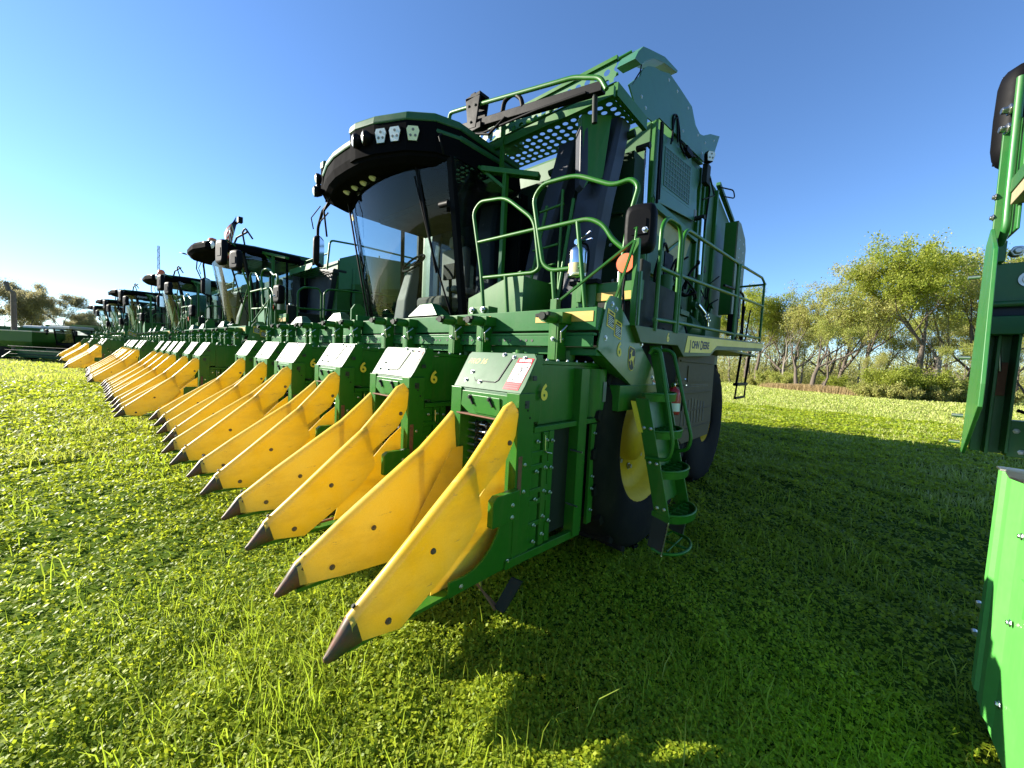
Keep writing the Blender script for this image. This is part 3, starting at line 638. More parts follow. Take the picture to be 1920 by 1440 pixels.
# ------------------------------------------------------------------ railings
def rail(parts, name='handrail', r=.016, parent=None, m=None):
    b = MB()
    for p, fl in parts: b.tube(p, r, 8, fil=fl)
    return b.build(name, m or GREEN, parent or root)
Y = 2.45
T = lambda *pp: [(x, Y, z) for x, z in pp]
rail([(T((-2.55, 1.78), (-2.63, 2.3), (-2.77, 2.85), (-2.68, 2.93), (-2.36, 2.89), (-2.03, 2.64), (-1.95, 2.24), (-2.01, 2.215), (-2.59, 2.235)), .09), (T((-2.68, 2.565), (-2.01, 2.56)), 0), (T((-2.32, 2.22), (-2.26, 1.78)), 0)], 'gate_rail', .0165)
rail([(T((-1.56, 2.205), (-1.83, 2.21), (-1.92, 2.27), (-2.05, 2.81), (-1.96, 2.90), (-1.65, 2.885), (-1.34, 2.73), (-1.21, 2.74), (-1.155, 2.68), (-1.21, 2.48), (-1.24, 2.2), (-1.245, 1.8)), .09), (T((-1.98, 2.55), (-1.52, 2.545), (-1.40, 2.48), (-1.32, 2.36), (-1.23, 2.285)), .09), (T((-1.615, 2.54), (-1.49, 1.80)), 0), (T((-1.82, 2.20), (-1.76, 1.80)), 0)], 'gate_rail', .0175)
b = MB(); b.beam((-1.57, 2.2, 1.92), (-1.09, 2.30, 2.28), .022, .012); b.beam((-1.20, 2.28, 1.87), (-1.085, 2.30, 2.28), .022, .012); b.beam((-1.09, 2.36, 1.76), (-1.09, 2.34, 2.30), .035, .03); b.beam((-1.06, 2.36, 1.76), (-1.06, 2.36, 2.1), .012, .02)
b.tube([(-1.11, 2.33, 2.36), (-1.095, 2.33, 2.37), (-1.10, 2.33, 2.28)], .008, 6); b.bolt((-1.06, 2.38, 2.36), (0, -1, 0), .013, .02, 1); b.bolt((-1.575, 2.19, 1.915), (0, -1, 0), .017, .02, 1); b.box(-1.6, -1.55, 2.15, 2.2, 1.83, 1.93)
b.build('mirror_bracket', [GREEN, STEEL], root)
make_mirror(root, (-1.13, 2.46, 2.40), .20, .315, R(12))
X = -1.1
S = lambda *pp: [(X, y, z) for y, z in pp]
rail([(S((2.74, 1.76), (2.74, 2.50), (2.84, 2.585), (3.08, 2.60), (3.13, 2.52), (3.13, 1.78)), .07), (S((2.75, 2.21), (3.13, 2.225)), 0), (S((2.72, 1.84), (3.13, 1.86)), 0)], 'side_rail')
rail([(S((3.18, 1.78), (3.18, 2.54), (3.26, 2.615), (5.03, 2.73), (5.04, 1.86)), .06), (S((3.18, 2.235), (5.04, 2.365)), 0), (S((3.18, 1.865), (5.04, 1.93)), 0)], 'side_rail')
rail([(S((5.10, 1.9), (5.10, 2.735), (6.45, 2.84), (6.66, 2.80), (6.66, 1.95)), .05), (S((5.10, 2.37), (6.66, 2.47)), 0), (S((5.10, 1.935), (6.66, 2.0)), 0), ([(-1.1, 6.66, 2.80), (-1.1, 6.75, 2.80), (-1.6, 6.9, 2.82)], .03)], 'side_rail')
b = MB()
for q in range(3): b.beam((-1.25, 6.1+.18*q, 1.95), (-1.25, 6.3+.18*q-.25*(q % 2), 2.42), .018, .012)
b.box(-1.40, -1.34, 6.3, 6.38, 1.95, 2.66); b.tube([(-1.3, 5.3, 2.55), (-1.3, 6.1, 2.62), (-1.3, 6.4, 2.6), (-1.3, 6.45, 1.95)], .016, 8, fil=.1); b.box(-1.42, -1.3, 6.1, 6.2, 2.0, 2.3)
b.build('rear_ladder_frame', [BLACK], root)
# ------------------------------------------------------------------ cab
cab = MB(); ZB, ZT, YR = 1.78, 3.44, 3.55
def wsp(t, f): return V(-4.12+(.93+.07*f)*t, (2.42-.32*f)+(.28-.0*f)*abs(t)**2.2, ZB+(ZT-ZB)*f)
for sg in (1, -1):
    cab.prism([wsp(sg, 0)+V(sg*q, 0, 0) for q in ()] or [wsp(sg, 0), wsp(sg, 0)+V(sg*.045, .02, 0), wsp(sg, 1)+V(sg*.045, .02, 0), wsp(sg, 1)], V(0, .06, 0), 0)
    cab.box(*sorted((-4.12+sg*1.02, -4.12+sg*1.06)), YR-.09, YR, ZB, ZT, 0)
    cab.box(*sorted((-4.12+sg*.98, -4.12+sg*1.06)), 2.72, YR, ZB-.1, ZB+.10, 1)
    cab.beam((-4.12+sg*1.03, 3.22, ZB), (-4.12+sg*1.05, 3.20, ZT), .03, .05, 0)
cab.box(-5.1, -3.14, YR-.06, YR-.02, ZB, 2.35, 0); cab.box(-5.1, -3.14, 2.46, YR-.06, ZB-.08, ZB, 0)
cab.box(-5.1, -3.14, 2.8, YR, 3.30, 3.42, 0)
cab.box(-3.6, -3.14, 3.49, 3.53, 2.35, 3.3, 0)
cab.box(-3.13, -3.05, 3.56, 3.62, 1.8, 3.3, 0)
cb = cab.build('cab', [BLACK, GREEN], root)
wg = MB(); N_ = 24
wg.loft([[wsp(-1+2*i/N_, f) for i in range(N_+1)] for f in np.linspace(0, 1, 9)], closed=False, cap=False)
wg.build('windshield', GLASS, cb)
for sg in (1, -1):
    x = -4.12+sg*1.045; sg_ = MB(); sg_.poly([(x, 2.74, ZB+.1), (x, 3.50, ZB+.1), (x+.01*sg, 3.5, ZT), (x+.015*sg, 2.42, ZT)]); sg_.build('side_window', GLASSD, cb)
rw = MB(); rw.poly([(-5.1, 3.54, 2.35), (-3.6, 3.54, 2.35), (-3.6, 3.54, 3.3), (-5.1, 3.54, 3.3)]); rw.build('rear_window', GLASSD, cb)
st = MB(); cen = V(-4.13, 2.72, 2.62); ax = V(0, -.75, .66).normalized(); u_ = V(1, 0, 0); v_ = ax.cross(u_)
st.tube([cen+(u_*math.cos(2*math.pi*k/28)+v_*math.sin(2*math.pi*k/28))*.16 for k in range(28)], .014, 8, closed=True)
for k in range(3): st.tube([cen-ax*.03, cen+(u_*math.cos(2.1*k+1.57)+v_*math.sin(2.1*k+1.57))*.155], .011, 6)
st.cyl(cen-ax*.06, cen, .045); st.build('steering_wheel', BLACK, cb)
st = MB(); st.loft([[(-4.13+a*w_, y+b*d_, z) for a, b in ((-1, -1), (1, -1), (1, 1), (-1, 1))] for w_, d_, y, z in ((.12, .10, 2.62, 1.8), (.10, .08, 2.64, 2.15), (.08, .06, 2.70, 2.45), (.05, .04, 2.74, 2.58))], smooth=False)
st.build('steering_column', GREY, cb, bevel=.02)
st = MB(); st.box(-4.40, -3.86, 2.95, 3.42, 2.12, 2.26); st.box(-4.38, -3.88, 3.32, 3.44, 2.26, 2.95); st.box(-4.28, -3.98, 3.05, 3.35, 1.8, 2.12, 1); st.box(-3.80, -3.62, 2.95, 3.35, 2.28, 2.36); st.box(-4.25, -4.01, 3.33, 3.43, 2.96, 3.12); st.build('seat', [GREYS, BLACK], cb, bevel=.04)
st = MB(); st.tube([(-3.72, 3.0, 1.8), (-3.70, 2.95, 2.45)], .02, 8); st.box(-3.8, -3.6, 2.92, 2.95, 2.42, 2.6); st.build('monitor', BLACK, cb)
for p0, p1, p2 in (((.97, .02), (.80, .5), (.70, .9)), ((-.93, .1), (-.90, .6), (-.84, .95))):
    st = MB(); o_ = V(0, -.025, 0)
    st.tube([wsp(p0[0], p0[1])+o_, wsp(p1[0], p1[1])+o_, wsp(p2[0], p2[1])+o_], .010, 6); st.beam(wsp(p1[0]+.03, .35)+o_, wsp(p2[0]+.02, .97)+o_, .012, .02); st.build('wiper', BLACK, cb)
st = MB(); st.cyl(wsp(.86, .72)+V(.12, -.03, 0), wsp(.86, .72)+V(.25, -.03, -.01), .03, n=10); st.build('small_mirror', BLACK, cb)
text('cab_number', '6', .10, YELPR, cb, wsp(-.80, .83)+V(0, -.012, 0), V(1, -.25, 0), V(0, -.2, 1), bold=.003, thick=.0006)
# cab roof: visor, crown, pods with lamps
def plan(s, dy=0, half=1.10):
    P_ = [(half, 3.42), (half, 2.50), (half-.08, 2.27), (half-.28, 2.08), (half-.60, 1.93), (.25, 1.865), (0, 1.855)]
    P_ = P_+[(-x-.10*(x/half), y-.16*(x/half)**2*(y < 3)) for x, y in P_[-2::-1]]
    return [(-4.15+x*s, 2.7+(y-2.7)*s+dy) for x, y in P_]
rf = MB()
rf.loft([[(x, y, z) for x, y in plan(s_)] for s_, z in ((.80, 3.37), (.90, 3.355), (.975, 3.40), (1.0, 3.47), (.985, 3.60))], smooth=False)
roof = rf.build('cab_roof', ROOFB, root, bevel=.02)
rf = MB(); rf.loft([[(x, y, z) for x, y in plan(s_)] for s_, z in ((1.0, 3.602), (1.012, 3.62), (1.0, 3.665), (.93, 3.69), (.6, 3.705))], smooth=False); rf.build('green_crown', GREENCV, roof, bevel=.012)
def pod(x0, x1, mi_name):
    pl = [(x, y) for x, y in plan(1.0) if x0 <= x <= x1 and y < 2.6]
    fr = [p for p in pl]; fr.sort(key=lambda p: p[0])
    if not fr or abs(fr[0][0]-x0) > .01: fr = [(x0, fr[0][1]+(.02 if x0 < -4.5 else -.0))]+fr
    if abs(fr[-1][0]-x1) > .01: fr = fr+[(x1, fr[-1][1])]
    yb = 3.35 if x1 > -4 else 2.5
    b = MB(); lo = [(x, y-.012, 3.43) for x, y in fr]+[(fr[-1][0], yb, 3.43), (fr[0][0], yb, 3.43)]
    mid = [(x, y-.02, 3.70) for x, y in fr]+[(fr[-1][0], yb, 3.66), (fr[0][0], yb, 3.66)]
    b.loft([lo, mid], smooth=False)
    cx, cy = sum(p[0] for p in mid)/len(mid), sum(p[1] for p in mid)/len(mid)
    q = lambda s, z: [(cx+(p[0]-cx)*s, cy+(p[1]-cy)*s, z-(.04 if p[1] > 3 else 0)) for p in mid]
    b.loft([[(p[0], p[1], p[2]+.003) for p in mid], q(1.02, 3.71), q(1.0, 3.775), q(.9, 3.80)], 1, smooth=False)
    return b.build('lamp_pod', [ROOFB, GREENCV], roof, bevel=.01)
pod(-4.02, -3.05, ''); pod(-5.32, -4.98, '')
def onf(x): 
    P_ = sorted(plan(1.0)[1:-1]); 
    for (xa, ya), (xb, yb) in zip(P_, P_[1:]):
        if xa <= x <= xb: t = (x-xa)/(xb-xa); return V(x, ya+(yb-ya)*t-.035, 0), V(-(yb-ya)*-1, -(xb-xa), 0).normalized()
for x, kind in ((-3.86, 'r'), (-3.73, 'r'), (-3.56, 's'), (-3.42, 's'), (-3.27, 'y')):
    p, n_ = onf(x); p.z = 3.575
    if kind == 'r': lamp_round('work_light', p+V(0, -.03, 0), V(-.45, -1, -.05), .062, roof)
    else: lamp_square('work_light', p, n_+V(0, 0, -.12), .062, roof, AMBERLENS if kind == 'y' else LENS)
for x, z in ((-5.14, 3.61), (-5.17, 3.50), (-5.06, 3.42)): lamp_round('work_light', V(x, onf(x)[0].y-.06, z), V(-.3, -1, -.1), .058, roof)
for x in (-4.6, -4.4, -4.2, -4.0): 
    b = MB(); b.cyl((x, 2.10, 3.39), (x, 2.085, 3.35), .035, n=12); b.build('small_lamp', LENS, roof)
b = MB(); b.tube([(-4.9, 2.05, 3.4), (-5.0, 2.0, 3.2), (-5.15, 2.1, 2.95)], .012, 6); b.build('cable', BLACK, roof); b = MB(); b.tube([(-3.1, 2.3, 3.6), (-3.0, 2.2, 3.5), (-3.05, 2.3, 3.40)], .01, 6); b.build('cable', BLACK, roof)
# left mirror on its arm
b = MB(); b.tube([(-5.2, 2.15, 3.40), (-5.55, 2.2, 3.38), (-5.9, 2.28, 3.25), (-5.95, 2.3, 3.12)], .02, 8, fil=.05); b.tube([(-5.25, 2.15, 3.28), (-5.9, 2.28, 3.30)], .01, 6); b.tube([(-5.5, 2.15, 3.42), (-5.8, 2.15, 3.33), (-5.85, 2.2, 3.2)], .008, 6)
b.build('mirror_arm', BLACK, root)
make_mirror(root, (-5.96, 2.32, 2.93), .30, .42, R(-35))
# ------------------------------------------------------------------ module builder behind the cab
sp = [(3.92, 1.85), (3.92, 4.00), (5.54, 4.20), (6.3, 4.18), (7.2, 3.95), (7.3, 2.6), (6.9, 1.95)]
b = MB(); b.yz(sp, -5.7, -1.76); mb_ = b.build('module_builder', GREEND, root, bevel=.01)
b = MB()
for y in (3.93, 5.45, 5.62, 6.25): b.box(-1.759, -1.715, y, y+.06, 1.9, 4.05 if y < 5 else 4.14)
b.box(-1.759, -1.70, 3.94, 5.45, 3.17, 3.25); b.box(-1.759, -1.69, 5.72, 5.78, 1.9, 4.14)
for z in np.arange(2.0, 4.05, .17):
    for y in (5.59, 5.80, 6.38): b.bolt((-1.756, y, z), (1, 0, 0), .01, .008, 1)
b.beam((-1.73, 6.28, 4.24), (-1.73, 7.24, 3.98), .06, .05, 2)
b.build('side_ribs', [GREEN, STEEL, GREENCV], mb_, bevel=.003)
# side plate with its peaked outline
pl = [(3.24, 3.97), (3.38, 4.10), (3.44, 4.15), (3.47, 4.21), (3.52, 4.27), (3.60, 4.33), (3.74, 4.40), (3.89, 4.45), (4.11, 4.55), (4.45, 4.57), (4.83, 4.58), (4.89, 4.53), (5.00, 4.45), (5.18, 4.43), (5.31, 4.47), (5.60, 4.62), (6.0, 4.77), (5.90, 4.60), (5.78, 4.41), (5.54, 4.20), (3.93, 4.02), (3.78, 3.91), (3.55, 3.87), (3.38, 3.87)]
b = MB(); b.yz(pl, -1.70, -1.685)
for y, z in ((4.35, 4.5), (4.7, 4.5), (5.1, 4.38), (5.4, 4.42), (5.75, 4.6), (3.6, 3.95), (4.6, 4.2), (5.3, 4.25), (4.1, 4.48), (3.5, 4.0)): b.bolt((-1.685, y, z), (1, 0, 0), .012, .006, 1)
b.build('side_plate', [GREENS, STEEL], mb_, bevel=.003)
b = MB(); b.yz([(4.35, 4.0), (4.45, 4.35), (4.9, 4.4), (5.5, 4.2)], -5.7, -1.72); b.yz(pl[:19], -5.72, -5.705); b.build('top_chamber', GREEND, mb_)
# hood over the front corner
b = MB(); hd = [(3.27, 4.19), (3.33, 4.29), (3.42, 4.385), (3.55, 4.44), (3.9, 4.58), (4.26, 4.65), (4.24, 4.62), (3.9, 4.52), (3.66, 4.42), (3.5, 4.31), (3.40, 4.215)]
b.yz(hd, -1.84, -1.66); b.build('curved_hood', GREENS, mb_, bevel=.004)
b = MB(); b.tube([(-1.70, 3.50, 4.40), (-1.69, 3.45, 4.2), (-1.69, 3.3, 4.0)], .007, 5); b.build('hydraulic_hose', BLACK, mb_)
b = MB(); b.tube([(-1.68, 4.3, 3.95), (-1.675, 4.25, 4.2), (-1.675, 4.36, 4.26), (-1.675, 4.46, 4.15), (-1.675, 4.52, 4.0), (-1.675, 4.66, 3.98)], .010, 6, fil=.08); b.build('hydraulic_hose', BLACK, mb_)
b = MB(); b.tube([(-1.675, 4.25, 3.9), (-1.675, 4.3, 4.18), (-1.675, 4.38, 4.24), (-1.675, 4.44, 4.0)], .009, 6, fil=.08); b.build('hydraulic_hose', BLACK, mb_)
b = MB(); b.tube([(-1.68, 3.98, 4.0), (-1.68, 4.0, 3.2)], .014, 6); b.build('hydraulic_hose', BLACK, mb_)
b = MB(); b.tube([(-1.68, 4.02, 4.0), (-1.675, 4.04, 3.25)], .010, 6); b.build('hydraulic_hose', BLACK, mb_)
b = MB(); b.tube([(-1.68, 5.6, 4.1), (-1.66, 5.66, 3.9), (-1.70, 5.7, 3.4)], .012, 6); b.build('hydraulic_hose', BLACK, mb_)
b = MB(); b.tube([(-1.6, 5.9, 4.02), (-1.5, 6.2, 4.06), (-1.5, 6.3, 3.98), (-1.6, 6.05, 3.95)], .009, 6, fil=.05); b.build('hydraulic_hose', BLACK, mb_)
b = MB(); b.tube([(-1.68, 4.55, 4.06), (-1.66, 4.8, 4.02), (-1.66, 5.0, 4.07)], .012, 6); b.build('hydraulic_hose', BLACK, mb_)
b = MB(); b.box(-1.70, -1.65, 4.68, 4.88, 4.01, 4.07); b.build('hydraulic_hose', BLACK, mb_)
# door with mesh window
b = MB(); dr = [(3.99, 3.95), (4.6, 4.04), (4.72, 4.04), (5.02, 4.085), (5.06, 4.02), (5.22, 4.04), (5.36, 4.10), (5.38, 3.95), (5.32, 3.80), (5.38, 3.42), (4.05, 3.25), (3.99, 3.30)]
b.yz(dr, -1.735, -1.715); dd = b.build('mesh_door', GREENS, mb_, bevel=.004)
b = MB(); b.prism([(-1.716, 4.15, 3.90), (-1.716, 5.04, 4.01), (-1.716, 5.08, 3.50), (-1.716, 4.18, 3.43)], (.003, 0, 0), 0)
b.prism([(-1.714, 4.20, 3.86), (-1.714, 5.0, 3.96), (-1.714, 5.04, 3.535), (-1.714, 4.22, 3.475)], (.004, 0, 0), 1)
def mw(s, t): 
    a = V(0, 4.20, 3.86).lerp(V(0, 5.0, 3.96), s); c_ = V(0, 4.22, 3.475).lerp(V(0, 5.04, 3.535), s); p = a.lerp(c_, t); return V(-1.708, p.y, p.z)
for k in range(11): b.beam(mw(k/10, 0), mw(k/10, 1), .012, .004, 0, side=(0, 1, 0))
for k in range(9): b.beam(mw(0, k/8), mw(1, k/8), .004, .010, 0, side=(1, 0, 0))
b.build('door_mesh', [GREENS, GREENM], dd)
b = MB(); b.prism([(-1.713, 5.27, 3.55), (-1.713, 5.36, 3.56), (-1.713, 5.37, 3.43), (-1.713, 5.28, 3.42)], (.002, 0, 0)); b.build('maker_label', GREY, dd)
# yellow panel under the door, engine bay
b = MB(); b.yz([(4.02, 3.17), (5.40, 3.28), (5.1, 2.80), (4.6, 2.45), (4.05, 2.5)], -1.755, -1.75); 
b.build('yellow_panel', YELOL, mb_)
b = MB(); b.beam((-1.74, 4.1, 2.6), (-1.74, 4.9, 3.05), .02, .03); b.beam((-1.74, 4.1, 3.0), (-1.74, 4.7, 2.55), .02, .03); b.build('panel_brace', GREEN, mb_)
for p0, p1, p2, nm in (((-1.63, 3.57, 3.55), (-1.63, 3.60, 3.0), (-1.63, 3.64, 2.5), 0), ((-1.62, 5.31, 3.42), (-1.62, 5.34, 2.72), (-1.62, 5.36, 2.1), 0)):
    b = MB(); b.cyl(p0, p1, .022, n=12, mi=1); b.cyl(p1, p2, .034, n=12); b.cyl(V(*p0)+V(-.1, 0, .02), V(*p0)+V(.03, 0, .02), .03, n=10, mi=2); b.build('hydraulic_cylinder', [GREEN, CHROME, DARK], mb_)
lamp_square('work_light', (-1.58, 5.33, 4.19), (.75, -.6, -.1), .055, mb_)
b = MB(); b.box(-1.68, -1.62, 5.36, 5.50, 3.9, 4.14); b.tube([(-1.62, 5.5, 4.0), (-1.58, 5.6, 3.8), (-1.66, 5.4, 3.7)], .012, 6); b.build('lamp_bracket', DARK, mb_)
rp = MB(); rp.box(-1.66, -1.5, 6.55, 6.60, 2.35, 3.74); rp.yz([(6.55, 3.74), (6.72, 3.74), (7.05, 3.6), (7.15, 3.45), (7.15, 2.35), (6.55, 2.35)], -1.5, -1.48, 1)
for k in range(9):
    for y in (6.7, 6.95): rp.bolt((-1.48, y, 2.45+.13*k), (1, 0, 0), .012, .006, 2)
rp.build('rear_panel', [GREEN, TANG, STEEL], mb_, bevel=.004)
b = MB()
for y, z in ((5.75, 2.55), (6.05, 2.52), (6.05, 2.95), (6.0, 3.1)): b.cyl((-1.757, y, z), (-1.752, y, z), .05, n=16)
b.build('side_opening', PRINT, mb_)
b = MB()
for z in (2.62, 2.33): b.cyl((-1.756, 5.98, z), (-1.75, 5.98, z), .055, n=18)
b.build('round_decal', LIME, mb_)
# engine and hoses under the builder, seen past the side rail
b = MB(); rnd = random.Random(5)
b.box(-2.2, -1.9, 3.9, 6.2, 1.77, 2.5); b.box(-1.72, -1.58, 4.4, 4.9, 1.78, 2.12); b.cyl((-1.7, 5.0, 2.05), (-1.7, 5.55, 2.0), .16, n=20); b.box(-1.72, -1.5, 5.4, 6.1, 1.8, 2.25)
b.box(-1.66, -1.54, 4.55, 4.85, 2.12, 2.18); b.cyl((-1.62, 4.25, 1.8), (-1.62, 4.25, 2.5), .07, n=14); b.yz([(3.98, 2.5), (4.4, 2.5), (4.4, 2.95), (3.98, 2.9)], -1.73, -1.72)
for k in range(16):
    y = rnd.uniform(3.95, 6.1); z = rnd.uniform(1.8, 2.5); b.cyl((-1.66, y, z), (-1.60, y, z), rnd.uniform(.02, .06), n=10)
eng = b.build('engine', GREEND, root, bevel=.006)
b = MB()
for k in range(22):
    y = rnd.uniform(3.9, 6.0); z = rnd.uniform(1.85, 2.6); p = [(-1.62, y, z)]
    for q in range(3): y += rnd.uniform(-.3, .3); z = max(1.8, min(2.8, z+rnd.uniform(-.35, .35))); p.append((rnd.uniform(-1.68, -1.5), y, z))
    b.tube(p, rnd.choice((.009, .012, .016)), 6, fil=.12)
b.box(-1.74, -1.715, 4.42, 4.68, 2.42, 2.82); b.build('engine_hose', BLACK, eng)
b = MB(); b.tube([(-1.5, 4.98, 2.28), (-1.46, 5.12, 2.2), (-1.46, 5.25, 2.14), (-1.46, 5.28, 2.05)], .03, 10, fil=.06)
for k in range(3): b.cyl((-1.46, 5.16+.05*k, 2.19-.03*k), (-1.46, 5.18+.05*k, 2.18-.03*k), .045, n=12)
b.build('steel_elbow', CHROME, eng)
b = MB(); b.box(-1.65, -1.20, 2.78, 3.4, 1.77, 2.15); b.box(-1.40, -1.36, 2.70, 2.74, 1.77, 2.30, 1); b.box(-1.19, -1.16, 2.6, 2.75, 1.77, 2.25, 0); b.build('electrical_box', [DARK, STEEL], root, bevel=.01)
b = MB(); b.box(-1.62, -1.15, 2.58, 2.62, 1.965, 2.10, 0); b.box(-1.55, -1.16, 2.575, 2.579, 1.97, 2.03, 1); b.box(-1.62, -1.58, 2.5, 2.62, 1.96, 2.11, 0); b.build('step_box', [GREEN, YELD], root, bevel=.004)
b = MB(); b.cyl((-1.18, 2.385, 2.17), (-1.18, 2.375, 2.17), .062, n=28); b.cyl((-1.18, 2.40, 2.17), (-1.18, 2.386, 2.17), .07, n=28, mi=1); b.tube([(-1.18, 2.39, 2.10), (-1.185, 2.38, 2.0), (-1.17, 2.37, 1.9), (-1.165, 2.37, 1.82)], .008, 6, 1); b.build('round_reflector', [ORANGE, BLACK], root)
b = MB(); b.cyl((-1.66, 3.4, 2.66), (-1.55, 3.4, 2.66), .05, n=16); b.build('red_lamp', RED, root)
# front wall, catwalk and rails
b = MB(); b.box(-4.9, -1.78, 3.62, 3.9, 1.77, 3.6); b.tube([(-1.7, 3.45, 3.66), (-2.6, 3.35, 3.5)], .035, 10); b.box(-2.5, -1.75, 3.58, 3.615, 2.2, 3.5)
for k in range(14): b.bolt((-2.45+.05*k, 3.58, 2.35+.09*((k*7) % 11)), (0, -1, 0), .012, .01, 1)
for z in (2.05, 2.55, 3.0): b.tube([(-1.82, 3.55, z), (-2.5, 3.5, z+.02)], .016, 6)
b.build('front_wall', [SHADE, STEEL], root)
b = MB(); b.add([(-3.55, 3.0, 3.86), (-1.68, 3.0, 3.86), (-1.68, 3.62, 3.86), (-3.55, 3.62, 3.86)], [(0, 1, 2, 3)], 0)
b.add([(-3.55, 2.99, 3.86), (-1.68, 2.99, 3.86), (-1.68, 2.99, 4.02), (-3.55, 2.99, 4.02)], [(0, 1, 2, 3)], 2)
b.box(-3.56, -1.67, 2.95, 2.985, 3.72, 3.80, 1); b.box(-3.56, -1.67, 2.97, 3.0, 4.02, 4.05, 1); b.box(-3.56, -3.52, 2.95, 3.6, 3.74, 3.85, 1); b.box(-1.70, -1.66, 3.0, 3.6, 3.74, 3.85, 1); b.box(-2.95, -2.91, 2.94, 2.97, 3.45, 4.03, 1)
b.tube([(-3.4, 3.3, 4.05), (-3.2, 3.3, 4.15), (-3.0, 3.3, 4.18), (-2.8, 3.3, 4.1)], .05, 8, 1); b.box(-3.25, -3.05, 3.2, 3.4, 3.9, 4.15, 1)
b.build('perforated_catwalk', [PERF, GREEN, PERFV], root)
b = MB(); b.beam((-3.0, 2.75, 3.42), (-2.45, 3.0, 3.30), .09, .05); b.box(-2.78, -2.735, 2.82, 2.87, 1.8, 3.38); b.beam((-3.05, 2.75, 3.46), (-2.75, 2.85, 3.20), .05, .03); b.build('cab_support_post', GREEN, root, bevel=.004)
rail([([(-3.58, 2.75, 4.0), (-3.57, 2.75, 4.19), (-3.30, 2.75, 4.14), (-1.93, 2.75, 3.86), (-1.68, 2.75, 3.75), (-1.62, 2.75, 3.64)], .05)], 'grab_rail', .020)
rail([([(-2.5, 3.2, 4.04), (-2.49, 3.2, 4.19), (-2.24, 3.25, 4.23), (-1.76, 3.4, 4.37)], .06)], 'grab_rail', .017)
rail([([(-3.3, 3.4, 3.9), (-3.3, 3.4, 4.2), (-2.9, 3.45, 4.22), (-2.0, 3.6, 4.4)], .06)], 'grab_rail', .014)
b = MB(); b.beam((-3.62, 2.78, 4.00), (-1.66, 2.78, 3.685), .07, .075); b.box(-3.20, -3.13, 2.72, 2.735, 3.92, 4.22); b.box(-3.28, -3.03, 2.72, 2.83, 3.84, 3.90); b.prism([(-3.27, 2.715, 4.2), (-3.05, 2.715, 4.16), (-3.10, 2.715, 3.86), (-3.22, 2.715, 3.88)], (0, .02, 0)); b.prism([(-3.27, 2.83, 4.2), (-3.05, 2.83, 4.16), (-3.10, 2.83, 3.86), (-3.22, 2.83, 3.88)], (0, .02, 0)); b.box(-3.27, -3.05, 2.715, 2.85, 4.165, 4.20)
b.tube([(-2.76, 2.76, 3.9), (-2.74, 2.76, 4.0), (-2.62, 2.76, 4.02), (-2.52, 2.76, 3.93), (-2.50, 2.76, 3.85)], .022, 8, fil=.06); b.tube([(-3.6, 2.74, 3.95), (-3.0, 2.74, 3.78), (-2.3, 2.74, 3.74), (-1.8, 2.74, 3.68)], .012, 6); b.tube([(-3.1, 2.73, 3.8), (-2.9, 2.72, 3.72), (-2.7, 2.74, 3.82)], .014, 6)
b.cyl((-1.74, 2.78, 3.68), (-1.74, 2.80, 3.45), .022, n=10, mi=1)
for x, z in ((-3.21, 4.1), (-3.11, 4.08), (-3.17, 3.93)): b.bolt((x, 2.715, z), (0, -1, 0), .012, .01, 1)
b.build('boom_arm', [BLACK, DARK], root, bevel=.004)
# ducts and the tapering green horn
d1 = make_duct(root, [(-2.34, 3.38, 3.70), (-2.34, 3.32, 3.50), (-2.42, 3.24, 3.05), (-2.52, 3.2, 2.60), (-2.60, 3.2, 2.2), (-2.62, 3.2, 1.78)], .24, .22)
d2 = make_duct(root, [(-1.92, 3.38, 3.75), (-1.93, 3.30, 3.40), (-1.96, 3.22, 3.0), (-2.0, 3.18, 2.55), (-2.02, 3.18, 2.2), (-2.03, 3.18, 1.78)], .32, .22)
make_duct(root, [(-3.4, 3.38, 3.70), (-3.4, 3.3, 3.0), (-3.4, 3.3, 1.8)], .28, .22); make_duct(root, [(-4.9, 3.75, 3.70), (-4.9, 3.7, 3.0), (-4.9, 3.7, 1.8)], .28, .22)
b = MB(); hv = V(-.08, .055, 0); b.prism([(-1.965, 2.95, 3.68), (-1.80, 3.18, 3.72), (-1.835, 3.15, 3.17), (-1.90, 3.04, 3.14), (-1.93, 2.99, 3.05)], hv); b.prism([(-1.97, 2.945, 3.58), (-1.925, 3.005, 3.58), (-1.91, 3.02, 3.14), (-1.93, 2.985, 3.045), (-1.955, 2.96, 3.08)], hv*1.1, 1); b.build('green_horn', [GREEN, NAVY], root, bevel=.006)
# steps up to the catwalk between the ducts
b = MB()
for x0_, x1_ in ((-2.62, -2.25), (-2.22, -1.95)): b.tube([(x1_-.1, 3.02, 3.0), (x0_+.1, 2.9, 1.78)], .016, 8)
b.tube([(-2.16, 3.0, 3.1), (-2.16, 3.0, 2.5), (-2.10, 2.95, 1.78)], .014, 8)
for k in range(7): b.tube([(-2.42-.03*k, 3.0, 2.95-.18*k), (-2.14-.02*k, 3.0, 2.97-.18*k)], .012, 6)
b.build('catwalk_ladder', GREEN, root)
b = MB(); b.box(-2.98, -2.3, 2.62, 2.66, 1.77, 2.10); b.box(-2.3, -2.26, 2.62, 3.1, 1.77, 2.25); b.prism([(-2.98, 2.62, 2.1), (-2.3, 2.62, 2.1), (-2.3, 2.62, 2.3)], (0, .04, 0)); b.build('cab_side_panel', GREEN, root)
b = MB(); b.box(-1.70, -1.49, 2.56, 2.60, 1.77, 2.10); b.box(-1.72, -1.47, 2.53, 2.60, 2.10, 2.13, 1)
for k in range(8): b.cyl((-1.65+.05*(k % 4), 2.559, 1.85+.08*(k//4)), (-1.65+.05*(k % 4), 2.558, 1.85+.08*(k//4)), .008, n=8, mi=1)
